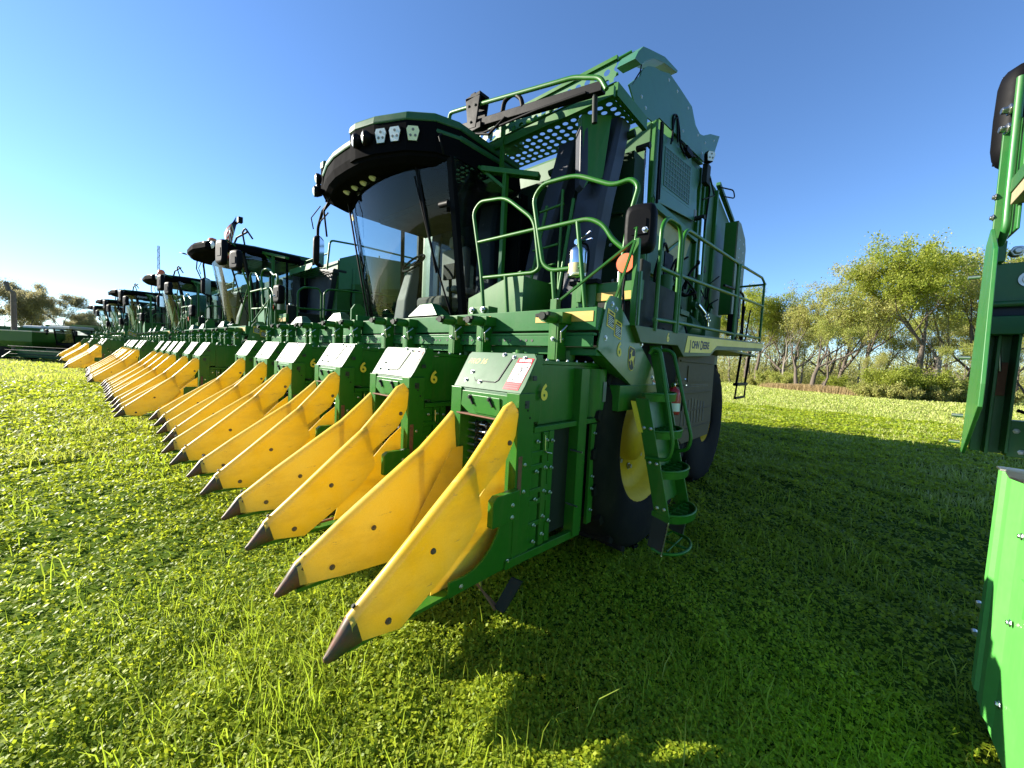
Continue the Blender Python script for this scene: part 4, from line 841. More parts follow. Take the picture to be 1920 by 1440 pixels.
b.build('extinguisher_bracket', [GREEN, BLACK], root)

b = MB(); b.yz([(7.25, 1.0), (7.25, 2.6), (9.4, 2.75), (10.2, 2.4), (10.3, 1.2), (9.0, .8)], -5.5, -2.6)  # unseen handler body, added behind the builder to extend its cast shadow
for y in (7.6, 8.4, 9.2, 10.0): b.cyl((-5.4, y, .85), (-2.7, y, .85), .12, n=14)
b.build('shadow_handler_box', GREEND, root)

# ------------------------------------------------------------------ fire extinguishers
def extinguisher(p, r, h, body, label, band):
    t = thing('fire_extinguisher', p, label, 'fire extinguisher'); p = Vector(p)
    b = MB(); b.lathe([(.001, 0), (r*.95, 0), (r, .012), (r, h*.78), (r*.93, h*.86), (r*.6, h*.94), (r*.34, h*.98), (r*.34, h*1.03), (.001, h*1.03)], p, (0, 0, 1), 24); b.build('body', body, t)
    b = MB(); b.lathe([(r*1.006, h*.12), (r*1.006, h*.42)], p, (0, 0, 1), 24); b.build('paper_label', band, t)
    b = MB(); q = p+V(0, 0, h*1.03); b.cyl(q, q+V(0, 0, h*.1), r*.3, n=10); b.beam(q+V(-.01, 0, h*.09), q+V(r*1.6, -.02, h*.30), .016, .006); b.beam(q+V(-.01, 0, h*.05), q+V(r*1.8, -.02, h*.08), .016, .006); b.cyl(q+V(0, -r*.5, h*.05), q+V(0, -r*.3, h*.05), r*.3, n=12); b.build('handle', CHROME, t)
    b = MB(); b.tube([q+V(0, 0, h*.05), q+V(r*.9, r*.3, 0), p+V(r*1.25, r*.2, h*.7), p+V(r*1.2, r*.1, h*.15)], r*.14, 6, fil=.03); b.build('hose', BLACK, t)
    return t
extinguisher((-1.62, 2.49, 2.14), .068, .24, CHROME, 'chrome fire extinguisher standing on the picker platform in front of the dark duct', YELFO)
extinguisher((-1.0, 2.93, 1.16), .052, .20, RED, 'red fire extinguisher with white label beside the picker ladder', WHITE)
# ------------------------------------------------------------------ the older cotton pickers further along the row
bake()
def copy_some(o, parent, skip=(), loc=None):
    c = o.copy(); COL.objects.link(c); c.parent = parent
    if 'category' in c: del c['category']
    if loc is not None: c.location = loc
    for ch in kids(o):
        if ch.name.split('.')[0] not in skip: copy_some(ch, c, skip)
    return c
def base(o): return o.name.split('.')[0]
PARTS = kids(root)
offs = [(-6.15, -.25), (-12.35, -.45), (-18.7, -.95), (-24.9, -1.2), (-31.0, -1.45)]
labels = ['older cotton picker beside the biggest one, orange beacon and a flag on its roof',
          'third cotton picker in the row, orange beacon, just behind the flag-bearing one',
          'fourth cotton picker in the row, two square front roof lamps, no beacon',
          'fifth cotton picker in the row, small dark roof just showing before the combines',
          'farthest cotton picker in the row, smallest roof beside the combine harvesters']
SKIP = ('unit_number', 'plate_number', 'cab_number', 'deck_number', 'name_lettering', 'name_initial', 'danger_word', 'cover_lettering', 'picking_spindles')
def roof_b(rt_, beacon, far):
    P_ = [(1.12, 3.45), (1.14, 2.6), (1.0, 2.15), (.75, 1.86), (.3, 1.74), (0, 1.73)]; P_ = P_+[(-x, y) for x, y in P_[-2::-1]]
    ring = lambda s, z: [(-4.12+x*s, 2.7+(y-2.7)*s, z) for x, y in P_]
    b = MB(); b.loft([ring(.8, 3.34), ring(.94, 3.33), ring(1, 3.38), ring(1, 3.45), ring(.97, 3.50)], smooth=False); o = b.build('cab_roof', ROOFB, rt_)
    b = MB(); b.loft([ring(.96, 3.503), ring(.93, 3.53), ring(.6, 3.56)], smooth=False); b.box(-5.0, -3.2, 3.0, 3.9, 3.48, 3.56); b.build('green_crown', GREENCV, o)
    for x, y, r_ in ((-4.96, 1.99, .075), (-4.80, 1.90, .075), (-3.46, 1.90, .075), (-3.30, 1.99, .075)): lamp_round('work_light', (x, y-.03, 3.43), (.5 if x > -4 else -.5, -1, 0), r_, o)
    if beacon:
        b = MB(); b.cyl((-4.6, 2.2, 3.52), (-4.6, 2.2, 3.68), .06, n=14, mi=1); b.lathe([(.095, 0), (.095, .09), (.065, .15), (.001, .17)], (-4.6, 2.2, 3.68), (0, 0, 1), 18); b.build('beacon', [ORANGE, BLACK], o)
    b = MB(); b.tube([(-5.1, 2.0, 3.48), (-5.35, 1.9, 3.52), (-5.75, 1.85, 3.60)], .018, 6); b.loft([[(-5.45+.0*k, 1.84+a*.05, 3.545+c*.018) for a, c in ((-1, 0), (0, 1), (1, 0), (0, -1))] if k == 0 else [(-5.78, 1.82+a*.03, 3.61+c*.012) for a, c in ((-1, 0), (0, 1), (1, 0), (0, -1))] for k in range(2)]); b.build('side_lamp_arm', BLACK, o)
    b = MB(); b.tube([(-3.3, 2.5, 3.5), (-3.1, 2.4, 3.75), (-2.9, 2.4, 3.8), (-2.8, 2.5, 3.6)], .016, 6, fil=.05); b.build('roof_cable', BLACK, o)
    b = MB(); b.tube([(-5.0, 2.0, 3.4), (-5.1, 2.0, 3.2), (-5.0, 2.1, 2.9)], .012, 6); b.build('roof_cable', BLACK, o)
    b = MB(); b.tube([(-3.9, 2.4, 3.55), (-3.5, 2.4, 3.72), (-3.2, 2.5, 3.8)], .02, 6); b.build('roof_cable', BLACK, o)
    return o
def body_b(rt_):
    b = MB(); b.yz([(3.7, 1.8), (3.7, 3.32), (4.1, 3.52), (6.4, 3.68), (7.2, 3.4), (7.2, 1.9)], -6.4, -1.76); o = b.build('basket_body', GREEND, rt_)
    b = MB(); b.prism([(-1.75, 3.72, 2.75), (-1.75, 3.72, 3.36), (-1.75, 4.1, 3.53), (-1.75, 5.2, 3.61), (-1.75, 6.4, 3.69), (-1.75, 6.4, 3.2)], (.012, 0, 0))
    for y in (4.0, 4.6, 5.2, 5.8, 6.4): b.box(-1.76, -1.72, y, y+.05, 1.85, 3.2)
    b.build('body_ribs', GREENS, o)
    b = MB(); b.tube([(-1.78, 3.5, 3.1), (-1.78, 3.55, 3.68), (-1.9, 4.2, 3.76), (-2.1, 6.2, 3.86)], .02, 8, fil=.08); b.tube([(-1.78, 4.6, 3.62), (-1.78, 4.6, 3.3)], .016, 6); b.tube([(-2.9, 3.5, 2.9), (-2.9, 3.5, 3.4), (-1.78, 3.52, 3.42)], .016, 6, fil=.05); b.build('grab_rail', GREEN, o)
    b = MB(); b.add([(-2.9, 3.2, 3.05), (-1.7, 3.2, 3.05), (-1.7, 3.68, 3.05), (-2.9, 3.68, 3.05)], [(0, 1, 2, 3)]); b.add([(-2.9, 3.19, 3.05), (-1.7, 3.19, 3.05), (-1.7, 3.19, 3.16), (-2.9, 3.19, 3.16)], [(0, 1, 2, 3)]); b.build('perforated_catwalk', PERF, o)
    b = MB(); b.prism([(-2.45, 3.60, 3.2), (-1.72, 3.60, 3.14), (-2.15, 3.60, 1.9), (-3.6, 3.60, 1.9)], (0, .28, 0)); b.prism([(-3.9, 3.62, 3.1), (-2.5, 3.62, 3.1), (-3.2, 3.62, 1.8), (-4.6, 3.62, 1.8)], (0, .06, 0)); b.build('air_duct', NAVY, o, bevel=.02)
    return o
older = []
for i, (dx, dy) in enumerate(offs):
    t = thing('cotton_picker', (-4.1, 3.6, 0), labels[i], 'cotton picker', 'cotton pickers parked in a row'); older.append(t)
    if i == 0:
        for k in range(6): copy_some(unit, t, SKIP, (-STEP*1.02*k, [0, .01, -.02, .0, .01, 0][k], 0))
        for p in PARTS:
            if base(p) in ('toolbar', 'end_plate', 'lift_arm', 'wheel', 'chassis', 'side_deck', 'gate_rail', 'mirror_bracket', 'wing_mirror', 'cab', 'mirror_arm', 'side_rail', 'cab_side_panel', 'ladder', 'round_reflector', 'electrical_box', 'engine', 'cab_support_post', 'step_box'): copy_some(p, t, SKIP)
        roof_b(t, True, False); bb = body_b(t)
        text('body_number', '2', .30, YELD, bb, (-1.735, 4.25, 2.95), V(0, 1, 0), V(0, 0, 1), bold=.008, thick=.001)
        make_mirror(t, (-2.75, 2.0, 3.22), .26, .46, R(15)); make_mirror(t, (-2.2, 2.1, 3.02), .24, .36, R(20))
        b = MB(); b.tube([(-3.1, 2.3, 3.45), (-2.9, 2.1, 3.5), (-2.75, 2.05, 3.45)], .014, 6); b.tube([(-2.2, 2.15, 3.0), (-2.22, 2.3, 2.6), (-2.5, 2.4, 1.9)], .016, 6); b.tube([(-2.5, 2.2, 1.85), (-1.9, 2.2, 2.5)], .012, 6); b.build('mirror_post', GREEN, t)
        bake()
    else:
        for p in kids(older[0]):
            if base(p) in ('cab_roof',) and i >= 2: continue
            if i >= 2 and base(p) in ('ladder', 'engine', 'electrical_box', 'step_box', 'round_reflector', 'catwalk_ladder'): continue
            copy_some(p, t, ('body_number',) if i < 2 else ('body_number', 'wiper', 'serial_label', 'danger_decal', 'monitor', 'runner'))
        if i >= 2:
            o = roof_b(t, False, True)
            for x in (-4.62, -4.45): lamp_square('work_light', (x, 1.72, 3.42), (0, -1, 0), .06, o)
for t, (dx, dy) in zip(older, offs): t.location = (-4.1+dx, 3.6+dy, 0)
# flag on the first older picker
fx, fy, fz = -9.55, 2.0, 3.46
fl = thing('small_flag', (fx, fy, fz), 'small striped flag with blue corner tied to a boom on the flat cab roof', 'flag')
b = MB(); b.tube([(fx, fy, fz+.02), (fx+.45, fy, fz+.38), (fx+.85, fy-.02, fz+.36)], .022, 8); b.box(fx+.80, fx+.90, fy-.05, fy+.02, fz+.32, fz+.42); b.tube([(fx-.12, fy, fz+.02), (fx-.14, fy, fz+.26)], .012, 6); b.cyl((fx-.14, fy-.05, fz+.28), (fx-.14, fy+.03, fz+.28), .06, n=14); b.build('mast', BLACK, fl)
def fp(u, v): return V(fx+.05+.62*u+.05*math.sin(5*v), fy-.06-.05*math.sin(6*u+3*v), fz+.40*u+.12-.42*v*(1-.25*u)+.05*math.sin(3*u))
b = MB(); NU, NV = 12, 13
for i in range(NU):
    for j in range(NV):
        u0_, u1_, v0_, v1_ = i/NU*.9, (i+1)/NU*.9, j/NV, (j+1)/NV
        b.add([fp(u0_, v0_), fp(u1_, v0_), fp(u1_, v1_), fp(u0_, v1_)], [(0, 1, 2, 3)], 2 if (i >= 7 and j < 7) else j % 2, True)
o = b.build('cloth', [RED, WHITE, BLUEC], fl); 

# ------------------------------------------------------------------ machine cut by the right edge: end plate, mirror, first unit
rm = thing('cotton_picker', (2.6, 3.6, 0), 'cotton picker cut by the picture edge, sunlit side panel and black mirror in view', 'cotton picker', 'cotton pickers parked in a row')
b = MB(); X0 = .42
e0, e1 = V(.318, 2.05, 0), V(.405, 2.84, 0); nn = V(-(e1-e0).y, (e1-e0).x, 0).normalized()*-.012
def pl_(t, z): p = e0.lerp(e1, t); return (p.x, p.y, z)
b.prism([pl_(.0, 1.5), pl_(.25, 2.0), pl_(.7, 2.16), pl_(.98, 2.14), pl_(1.0, 1.5), pl_(1.02, 1.17), pl_(.9, 1.17), pl_(0, 1.42)], nn)
for t_, z in ((1.0, 1.34), (1.015, 1.21), (1.0, 1.62), (.99, 2.0)): p = V(*pl_(t_, z)); b.cyl(p-nn*.5, p+nn*.2+V(-.045, .0, 0), .009, n=8, mi=2)
b.build('end_plate', [GREENR, BLACK, STEEL], rm, bevel=.002)
b = MB()
b.box(X0+.005, X0+.10, 2.80, 2.83, 1.185, 1.72); b.box(X0+.04, X0+.052, 2.74, 2.80, 1.185, 1.72); b.box(X0+.09, X0+.10, 2.70, 2.80, 1.20, 1.72); b.box(X0+.10, X0+.5, 2.72, 2.80, 1.185, 1.345)
b.box(X0+.055, X0+.085, 2.775, 2.7995, 1.45, 1.60, 3); b.tube([(X0+.045, 2.75, 1.70), (X0+.06, 2.76, 1.56)], .006, 6, 2); b.tube([(X0+.12, 2.74, 1.39), (X0+.18, 2.76, 1.365), (X0+.4, 2.72, 1.40)], .008, 6, 1)
for x, z in ((.12, 1.30), (.14, 1.21)): b.bolt((X0+x, 2.72, z), (0, -1, 0), .008, .006, 2)
b.build('plate_leg', [GREENR, BLACK, STEEL, RUST], rm, bevel=.003)
b = MB()
b.box(X0-.01, X0+.6, 2.70, 2.84, 1.862, 2.03); b.box(X0-.005, X0+.6, 2.69, 2.84, 1.72, 1.80); b.box(X0-.005, X0+.6, 2.71, 2.84, 1.80, 1.86, 1); b.tube([(X0-.0, 2.68, 1.85), (X0+.6, 2.68, 1.86)], .014, 8); b.box(X0-.012, X0+.02, 2.66, 2.84, 2.03, 2.12)
b.cyl((X0+.10, 2.70, 1.955), (X0+.10, 2.694, 1.955), .034, n=24, mi=2); b.cyl((X0+.10, 2.695, 1.955), (X0+.10, 2.688, 1.955), .022, n=20, mi=2); b.cyl((X0+.19, 2.69, 1.76), (X0+.19, 2.688, 1.76), .022, n=16, mi=1)
b.cyl((X0+.05, 2.70, 2.07), (X0+.05, 2.66, 2.07), .02, n=12, mi=1); b.bolt((X0+.05, 2.66, 2.07), (0, -1, 0), .016, .012, 2)
b.build('mounting_channel', [GREENR, NAVY, STEEL], rm, bevel=.004)
b = MB(); b.yz([(2.76, 2.14), (2.56, 2.14), (2.60, 2.62), (2.80, 2.66)], X0+.02, X0+.03); b.yz([(2.72, 2.14), (2.705, 2.14), (2.735, 2.64), (2.75, 2.64)], X0-.02, X0+.02)
b.tube([(X0, 2.66, 2.80), (X0, 2.62, 2.3), (X0, 2.60, 2.14), (X0, 2.70, 2.09)], .014, 8, fil=.05); b.tube([(X0+.05, 2.56, 2.7), (X0+.05, 2.54, 2.2)], .012, 8)
for z in (2.33, 2.24): b.bolt((X0-.021, 2.72, z), (-1, 0, 0), .011, .008, 1)
for z in (2.70, 2.62): b.bolt((X0-.01, 2.72, z), (-1, -.2, 0), .016, .02, 1)
b.box(X0-.002, X0+.05, 1.6, 2.6, 2.30, 2.36, 2); b.box(X0, X0+.04, 1.6, 2.58, 2.245, 2.295, 3)
b.build('mirror_post', [GREENR, STEEL, GREEND, TAN], rm, bevel=.003)
make_mirror(rm, (X0+.105, 2.86, 2.70), .32, .46, R(35))
b = MB(); XP = .50
pf = [(2.70, XP+.02), (2.695, XP), (2.62, XP-.004), (2.61, XP+.012), (2.58, XP+.004), (2.44, XP-.012), (2.36, XP+.006), (2.0, XP-.006), (1.6, XP), (1.56, XP+.002), (1.5, XP+.03), (1.46, XP+.10), (1.46, XP+.40), (2.70, XP+.42)]
b.prism([(x, y, .145) for y, x in pf], (0, 0, .985))
b.box(XP+.01, XP+.1, 1.6, 2.64, .10, .144, 0)
for z in (.30, .62, .95):
    for y in (1.53, 2.28): b.bolt((XP+.02 if y < 2 else XP-.004, y, z), (-1, 0, 0), .010, .008, 1)
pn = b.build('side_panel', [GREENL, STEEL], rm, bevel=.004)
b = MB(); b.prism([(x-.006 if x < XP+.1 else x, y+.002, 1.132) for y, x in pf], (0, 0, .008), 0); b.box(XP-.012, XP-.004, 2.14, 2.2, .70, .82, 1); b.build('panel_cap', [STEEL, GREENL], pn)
b = MB()
for y, z in ((2.69, .50), (2.70, .36)): b.cyl((XP-.002, y, z), (XP-.002, y+.03, z), .012, n=8)
b.build('panel_bolt', STEEL, pn)
b = MB(); b.box(.45, 5.6, 2.0, 2.2, 1.72, 1.85); b.box(.6, 5.0, 2.3, 2.6, 1.2, 1.6); b.build('toolbar', GREENTB, rm, bevel=.005)
for q in range(3): copy_some(unit, rm, SKIP, (-6.7+3.05+STEP*q, 0, 0))
# ------------------------------------------------------------------ combines at the far left
def combine(loc, rz, label, sc=.66, hood=True):
    t = thing('combine_harvester', (0, 0, 0), label, 'combine harvester', 'combine harvesters at the far end')
    b = MB(); b.yz([(0, 1.2), (0, 2.6), (.3, 3.0), (4.2, 3.1), (5.4, 2.6), (5.6, 1.4), (1.5, 1.0)], -1.45, 1.45); b.box(-1.46, 1.46, .5, 4.8, 1.95, 2.05, 1); b.build('body', [GREEND, BLACK], t)
    b = MB(); b.loft([[(a*1.5, 2.2+c*1.7, 3.1) for a, c in ((-1, -1), (1, -1), (1, 1), (-1, 1))], [(a*1.75, 2.2+c*1.9, 3.6) for a, c in ((-1, -1), (1, -1), (1, 1), (-1, 1))]], smooth=False); b.build('grain_tank', GREEND, t)
    c_ = MB(); c_.box(-.95, .95, -1.5, 0, 1.5, 1.75); 
    for x in (-.95, .89):
        c_.beam((x+.03, -1.45, 1.7), (x+.03, -1.65, 3.1), .08, .08); c_.box(x, x+.06, -.1, 0, 1.7, 3.1)
    cb_ = c_.build('cab', BLACK, t)
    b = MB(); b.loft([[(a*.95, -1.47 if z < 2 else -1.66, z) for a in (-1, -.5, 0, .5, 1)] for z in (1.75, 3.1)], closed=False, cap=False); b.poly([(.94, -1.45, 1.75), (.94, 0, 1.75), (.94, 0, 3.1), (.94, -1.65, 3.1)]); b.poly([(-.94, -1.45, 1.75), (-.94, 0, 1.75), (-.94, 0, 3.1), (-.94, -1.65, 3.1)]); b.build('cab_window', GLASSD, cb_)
    b = MB(); b.box(-1.05, 1.05, -1.95, .1, 3.1, 3.3); b.box(-1.0, 1.0, -1.9, .1, 3.3, 3.36, 1); b.build('cab_roof', [GREYL, WHITE], t, bevel=.05)
    for x in (-1.3, 1.3):
        w_ = MB(); w_.lathe([(.35, .06), (.36, -.05), (.1, -.1), (.001, -.1)], (x+.3*(1 if x > 0 else -1), .3, .85), (1 if x > 0 else -1, 0, 0), 24, 1); w_.lathe([(.36, .05), (.7, .1), (.84, .05), (.85, -.05), (.85, -.4), (.8, -.5)], (x+.3*(1 if x > 0 else -1), .3, .85), (1 if x > 0 else -1, 0, 0), 28, 0); w_.build('wheel', [RUBBER, YEL], t)
        w_ = MB(); w_.lathe([(.22, .0), (.4, .06), (.55, 0), (.55, -.3), (.5, -.35), (.001, -.2)], (x, 4.4, .58), (1 if x > 0 else -1, 0, 0), 24, 0); w_.build('wheel', [RUBBER, YEL], t)
    b = MB(); b.box(-.5, .5, -2.6, -.8, .6, 1.2, 1); b.box(-3.0, 3.0, -3.0, -2.6, .35, 1.05); b.yz([(-2.6, .3), (-3.3, .3), (-3.6, .36), (-2.6, .5)], -3.0, 3.0)
    for x in (-3, 3): b.yz([(-2.6, .3), (-3.9, .3), (-3.0, 1.1), (-2.6, 1.1)], x-.04, x+.04)
    for k in range(6):
        a = k*math.pi/3; b.tube([(-2.95, -3.3+.4*math.cos(a), .95+.4*math.sin(a)), (2.95, -3.3+.4*math.cos(a), .95+.4*math.sin(a))], .03, 6, 1)
    b.build('grain_header', [GREEND, DARK], t)
    for x in (-1.5, 1.5):
        make_mirror(t, (x, -1.8, 2.7), .3, .5, 0)
    b = MB(); b.tube([(1.3, .3, 3.3), (1.7, 2.0, 3.5), (1.7, 5.5, 3.6)], .16, 12); b.build('unloading_auger', GREEN, t)
    t.scale = (sc, sc, sc); t.rotation_euler = (0, 0, rz); t.location = loc; return t
TANP = paint('brown_scrap', (.30, .13, .09), .7, damt=.3)
GREYL = paint('pale_roof', (.45, .46, .45), .4, damt=.2)
combine((-37.6, .1, 0), R(38), 'green combine harvester with grain header, pale-roofed cab, nearest the row of cotton pickers')
combine((-42.5, -1.2, 0), R(38), 'second green combine harvester with pale cab roof, standing behind its twin')
# chaff-coloured wagon beside them
t = thing('grain_wagon', (-39.2, -2.2, 0), 'dark green sloping-sided grain wagon behind the utility pole, beside the grass edge', 'wagon')
b = MB(); c0 = V(-39.2, -2.2, 0); ang = R(38); ux, uy = V(math.cos(ang), math.sin(ang), 0), V(-math.sin(ang), math.cos(ang), 0)
ring = lambda a, e, z: [c0+ux*(q*a)+uy*(r*e)+V(0, 0, z) for q, r in ((-1, -1), (1, -1), (1, 1), (-1, 1))]
b.loft([ring(1.0, .5, .55), ring(1.6, 1.0, 1.15), ring(1.7, 1.05, 1.75)], smooth=False); b.build('hopper', GREEND, t)
b = MB()
b.loft([ring(1.72, 1.07, 1.75), ring(1.74, 1.09, 1.82)], smooth=False); b.build('rim_rail', GREYL, t)
for s_ in (-1, 1):
    w_ = MB(); w_.lathe([(.001, .08), (.2, .1), (.38, .1), (.45, .04), (.45, -.2), (.001, -.2)], c0+uy*(-.6*1)+ux*(.8*s_)+V(0, 0, .45), -uy, 24); w_.build('wheel', RUBBER, t)
b = MB(); b.beam(c0+ux*-1.0+V(0, 0, .5), c0+ux*-2.6+V(0, 0, .4), .12, .12); b.build('drawbar', DARK, t)
t = thing('grain_wagon', (-42.6, -3.9, 0), 'second green wagon cut by the picture edge, wheel toward the grass', 'wagon')
c0 = V(-42.6, -4.2, 0)
b = MB(); b.loft([ring(1.4, .6, .6), ring(2.4, 1.0, 1.2), ring(2.5, 1.05, 2.05)], smooth=False); b.build('hopper', GREEND, t, org=(-42.6, -3.9, 0))
for s_ in (-1, 1):
    w_ = MB(); w_.lathe([(.001, .08), (.2, .1), (.42, .1), (.5, .04), (.5, -.2), (.001, -.2)], c0+uy*-.7+ux*(1.0*s_)+V(0, 0, .5), -uy, 24); w_.build('wheel', RUBBER, t, org=(-42.6, -3.9, 0))
# poles, mast, wires
t = thing('utility_pole', (-38.9, -2.75, 0), 'weathered wooden pole with a short stub on top, beside the grass edge', 'pole')
b = MB(); p = V(-38.9, -2.75, 0); b.tube([p+V(0, 0, -.1), p+V(.01, 0, 2.4), p+V(0, 0, 4.15)], .12, 10, radii=[.14, .125, .11]); b.build('shaft', WOOD, t)
b = MB(); b.beam(p+V(-.3, -.22, 4.28), p+V(.05, .03, 4.12), .10, .08); b.beam(p+V(-.42, -.30, 4.75), p+V(-.26, -.19, 4.2), .16, .14); b.box(p.x-.16, p.x-.12, p.y-.05, p.y+.05, 1.6, 1.9, 1); b.build('crossarm', [WOOD, WHITE], t)
t = thing('radio_mast', (-123.5, 12.3, 0), 'thin grey lattice radio mast rising far behind the pickers', 'mast')
b = MB(); p = V(-123.5, 12.3, 0)
for a in range(3): b.tube([p+V(.35*math.cos(2.1*a), .35*math.sin(2.1*a), 0), p+V(.2*math.cos(2.1*a), .2*math.sin(2.1*a), 24)], .06, 5)
for k in range(40): b.beam(p+V(.3*math.cos(2.1*k), .3*math.sin(2.1*k), .6*k), p+V(.3*math.cos(2.1*(k+1)), .3*math.sin(2.1*(k+1)), .6*k+.6), .05, .05)
b.build('lattice', GREY, t)
t = thing('power_line', (-80, 0, 0), 'sagging overhead wire between the dull trees and the picker row', 'wire')
b = MB()
for dz in (0, .9): b.tube([(-155+k*4, -6+k*4, 8.3+dz*1.6-.5*math.sin(math.pi*k/6)) for k in range(7)], (.03), 5)
b.build('wires', DARK, t)
t = tag(MB().loft([[V(.02+.07*math.sin(R(a)), 1.62+.05*math.cos(R(a)), .135+.02*math.sin(R(2*a+40*i))-.012*i) for a in range(0, 360, 40)] for i in range(2)]).build('paper_scrap', TANP), 'small crumpled brown scrap lying in the shaded grass', 'litter')
# ------------------------------------------------------------------ ground
def ground_mat():
    m, n, l, p = node_mat('grass_ground')
    a = noise(n, l, .35, 8, .7, lo=.35, hi=.65); b = noise(n, l, 14, 6, .75, lo=.35, hi=.68); c_ = noise(n, l, .06, 4, .6, lo=.4, hi=.62)
    c = mix_rgb(n, l, a, (.30, .35, .07), (.36, .39, .10)); c = mix_rgb(n, l, b, c, (.12, .16, .02)); c = mix_rgb(n, l, c_, c, mix_rgb(n, l, .35, c, (.20, .19, .05)))
    l.new(c, p.inputs['Base Color']); p.inputs['Roughness'].default_value = .9; p.inputs['Specular IOR Level'].default_value = .1
    bump(n, l, p, b, .9, .05); return m
g = MB(); g.add([(-1500, -1500, 0), (1500, -1500, 0), (1500, 1500, 0), (-1500, 1500, 0)], [(0, 1, 2, 3)])
tag(g.build('ground', ground_mat()), kind='structure')
soil = MB(); soil.add([(-26, -26, .004), (22, -26, .004), (22, 22, .004), (-26, 22, .004)], [(0, 1, 2, 3)])
def soil_mat():
    m, n, l, p = node_mat('soil_under_grass')
    b = noise(n, l, 9, 8, .7, lo=.35, hi=.7); l.new(mix_rgb(n, l, b, (.05, .09, .014), (.08, .12, .022)), p.inputs['Base Color']); p.inputs['Roughness'].default_value = 1; p.inputs['Specular IOR Level'].default_value = 0
    tc = n.new('ShaderNodeTexCoord'); ln = n.new('ShaderNodeVectorMath'); ln.operation = 'LENGTH'; l.new(tc.outputs['Object'], ln.inputs[0])
    r = n.new('ShaderNodeMapRange'); r.inputs[1].default_value = 5; r.inputs[2].default_value = 20; r.inputs[3].default_value = 1; r.inputs[4].default_value = 0; l.new(ln.outputs['Value'], r.inputs[0]); l.new(r.outputs[0], p.inputs['Alpha']); return m
tag(soil.build('soil', soil_mat()), kind='structure')

# ------------------------------------------------------------------ grass and clover as single meshes
rng = np.random.default_rng(7)
def vnoise(x, y, s, seed):
    r = np.random.default_rng(seed); o = np.zeros_like(x)
    for k in range(7):
        a = r.uniform(0, 6.28); f = s*r.uniform(.6, 1.8); o += np.sin((x*np.cos(a)+y*np.sin(a))*f+r.uniform(0, 6.28))
    return o/2.6
def scatter(n, rmin, rmax, pw):
    u = rng.random(n)
    if abs(pw-2) < 1e-6: r = rmin*(rmax/rmin)**u
    else: r = (rmin**(2-pw)+u*(rmax**(2-pw)-rmin**(2-pw)))**(1/(2-pw))
    th = YAW+np.pi/2+np.clip(rng.standard_t(4, n)*R(46), -R(175), R(175)) if rmin < 2 else YAW+np.pi/2+rng.uniform(-R(85), R(85), n)
    k = rng.random(n) < (.045 if rmin < 2 else 0); r = np.where(k, 1.4*np.sqrt(rng.random(n)), r); th = np.where(k, rng.uniform(0, 6.28, n), th)
    return r*np.cos(th), r*np.sin(th), r
def np_mesh(name, verts, faces_n, mat, kind='stuff'):
    nv = len(verts); me = bpy.data.meshes.new(name); nf = nv//faces_n
    me.vertices.add(nv); me.vertices.foreach_set('co', verts.astype(np.float32).ravel())
    me.loops.add(nv); me.loops.foreach_set('vertex_index', np.arange(nv, dtype=np.int32))
    me.polygons.add(nf); me.polygons.foreach_set('loop_start', np.arange(0, nv, faces_n, dtype=np.int32)); me.polygons.foreach_set('loop_total', np.full(nf, faces_n, np.int32))
    me.update(); me.materials.append(mat); o = bpy.data.objects.new(name, me); COL.objects.link(o)
    if kind: o['kind'] = kind
    return o
def leaf_quads(x, y, z, size, tilt, asp=.62):
    n = len(x); az = rng.uniform(0, 2*np.pi, n)
    d = np.stack([np.cos(az), np.sin(az), np.zeros(n)], 1); s = np.stack([-np.sin(az), np.cos(az), np.zeros(n)], 1)
    t1 = rng.normal(0, tilt, n); t2 = rng.normal(0, tilt*.7, n)
    d = d*np.cos(t1)[:, None]; d[:, 2] = np.sin(t1); s = s*np.cos(t2)[:, None]; s[:, 2] = np.sin(t2)
    c = np.stack([x, y, z], 1); L = size[:, None]; W = L*asp
    v = np.stack([c-d*L*.5, c+s*W*.5-d*L*.05, c+d*L*.5, c-s*W*.5-d*L*.05], 1)
    return v.reshape(-1, 3)
CLOVER = leafy('clover_leaf', [(.130, .20, .014), (.21, .29, .019), (.29, .365, .025), (.39, .44, .034)], .5, .5, (.54, .61, .034), .2)
BLADE = leafy('grass_blade', [(.12, .20, .013), (.19, .28, .02), (.25, .34, .03), (.32, .34, .07)], .5, .45, (.43, .55, .04), .3)
def clover(n, rmin, rmax, pw, s0, hmax):
    x, y, r = scatter(n, rmin, rmax, pw)
    h = .075+.030*vnoise(x, y, 3.0, 1)+.018*vnoise(x, y, 9, 2)
    h = np.clip(h, .02, hmax); f = rng.beta(5.5, 1.0, n)
    keep = rng.random(n) < np.clip(.88+.30*vnoise(x, y, 2.2, 5), .55, 1)
    x, y, r, h, f = x[keep], y[keep], r[keep], h[keep], f[keep]
    size = s0*np.maximum(1, r/2.6)**.85*rng.uniform(.65, 1.35, len(x))
    # three leaflets to a sprig
    az = rng.uniform(0, 6.28, len(x)); vs = []
    for k in range(3):
        a = az+k*2.094; q = size*.5
        vs.append(leaf_quads(x+np.cos(a)*q, y+np.sin(a)*q, h*f+rng.normal(0, .004, len(x)), size, .52, .74))
    return np.concatenate(vs)
vv = clover(310000, .6, 20, 1.85, .0180, .16)
tag(np_mesh('clover', vv, 4, CLOVER), kind='stuff')
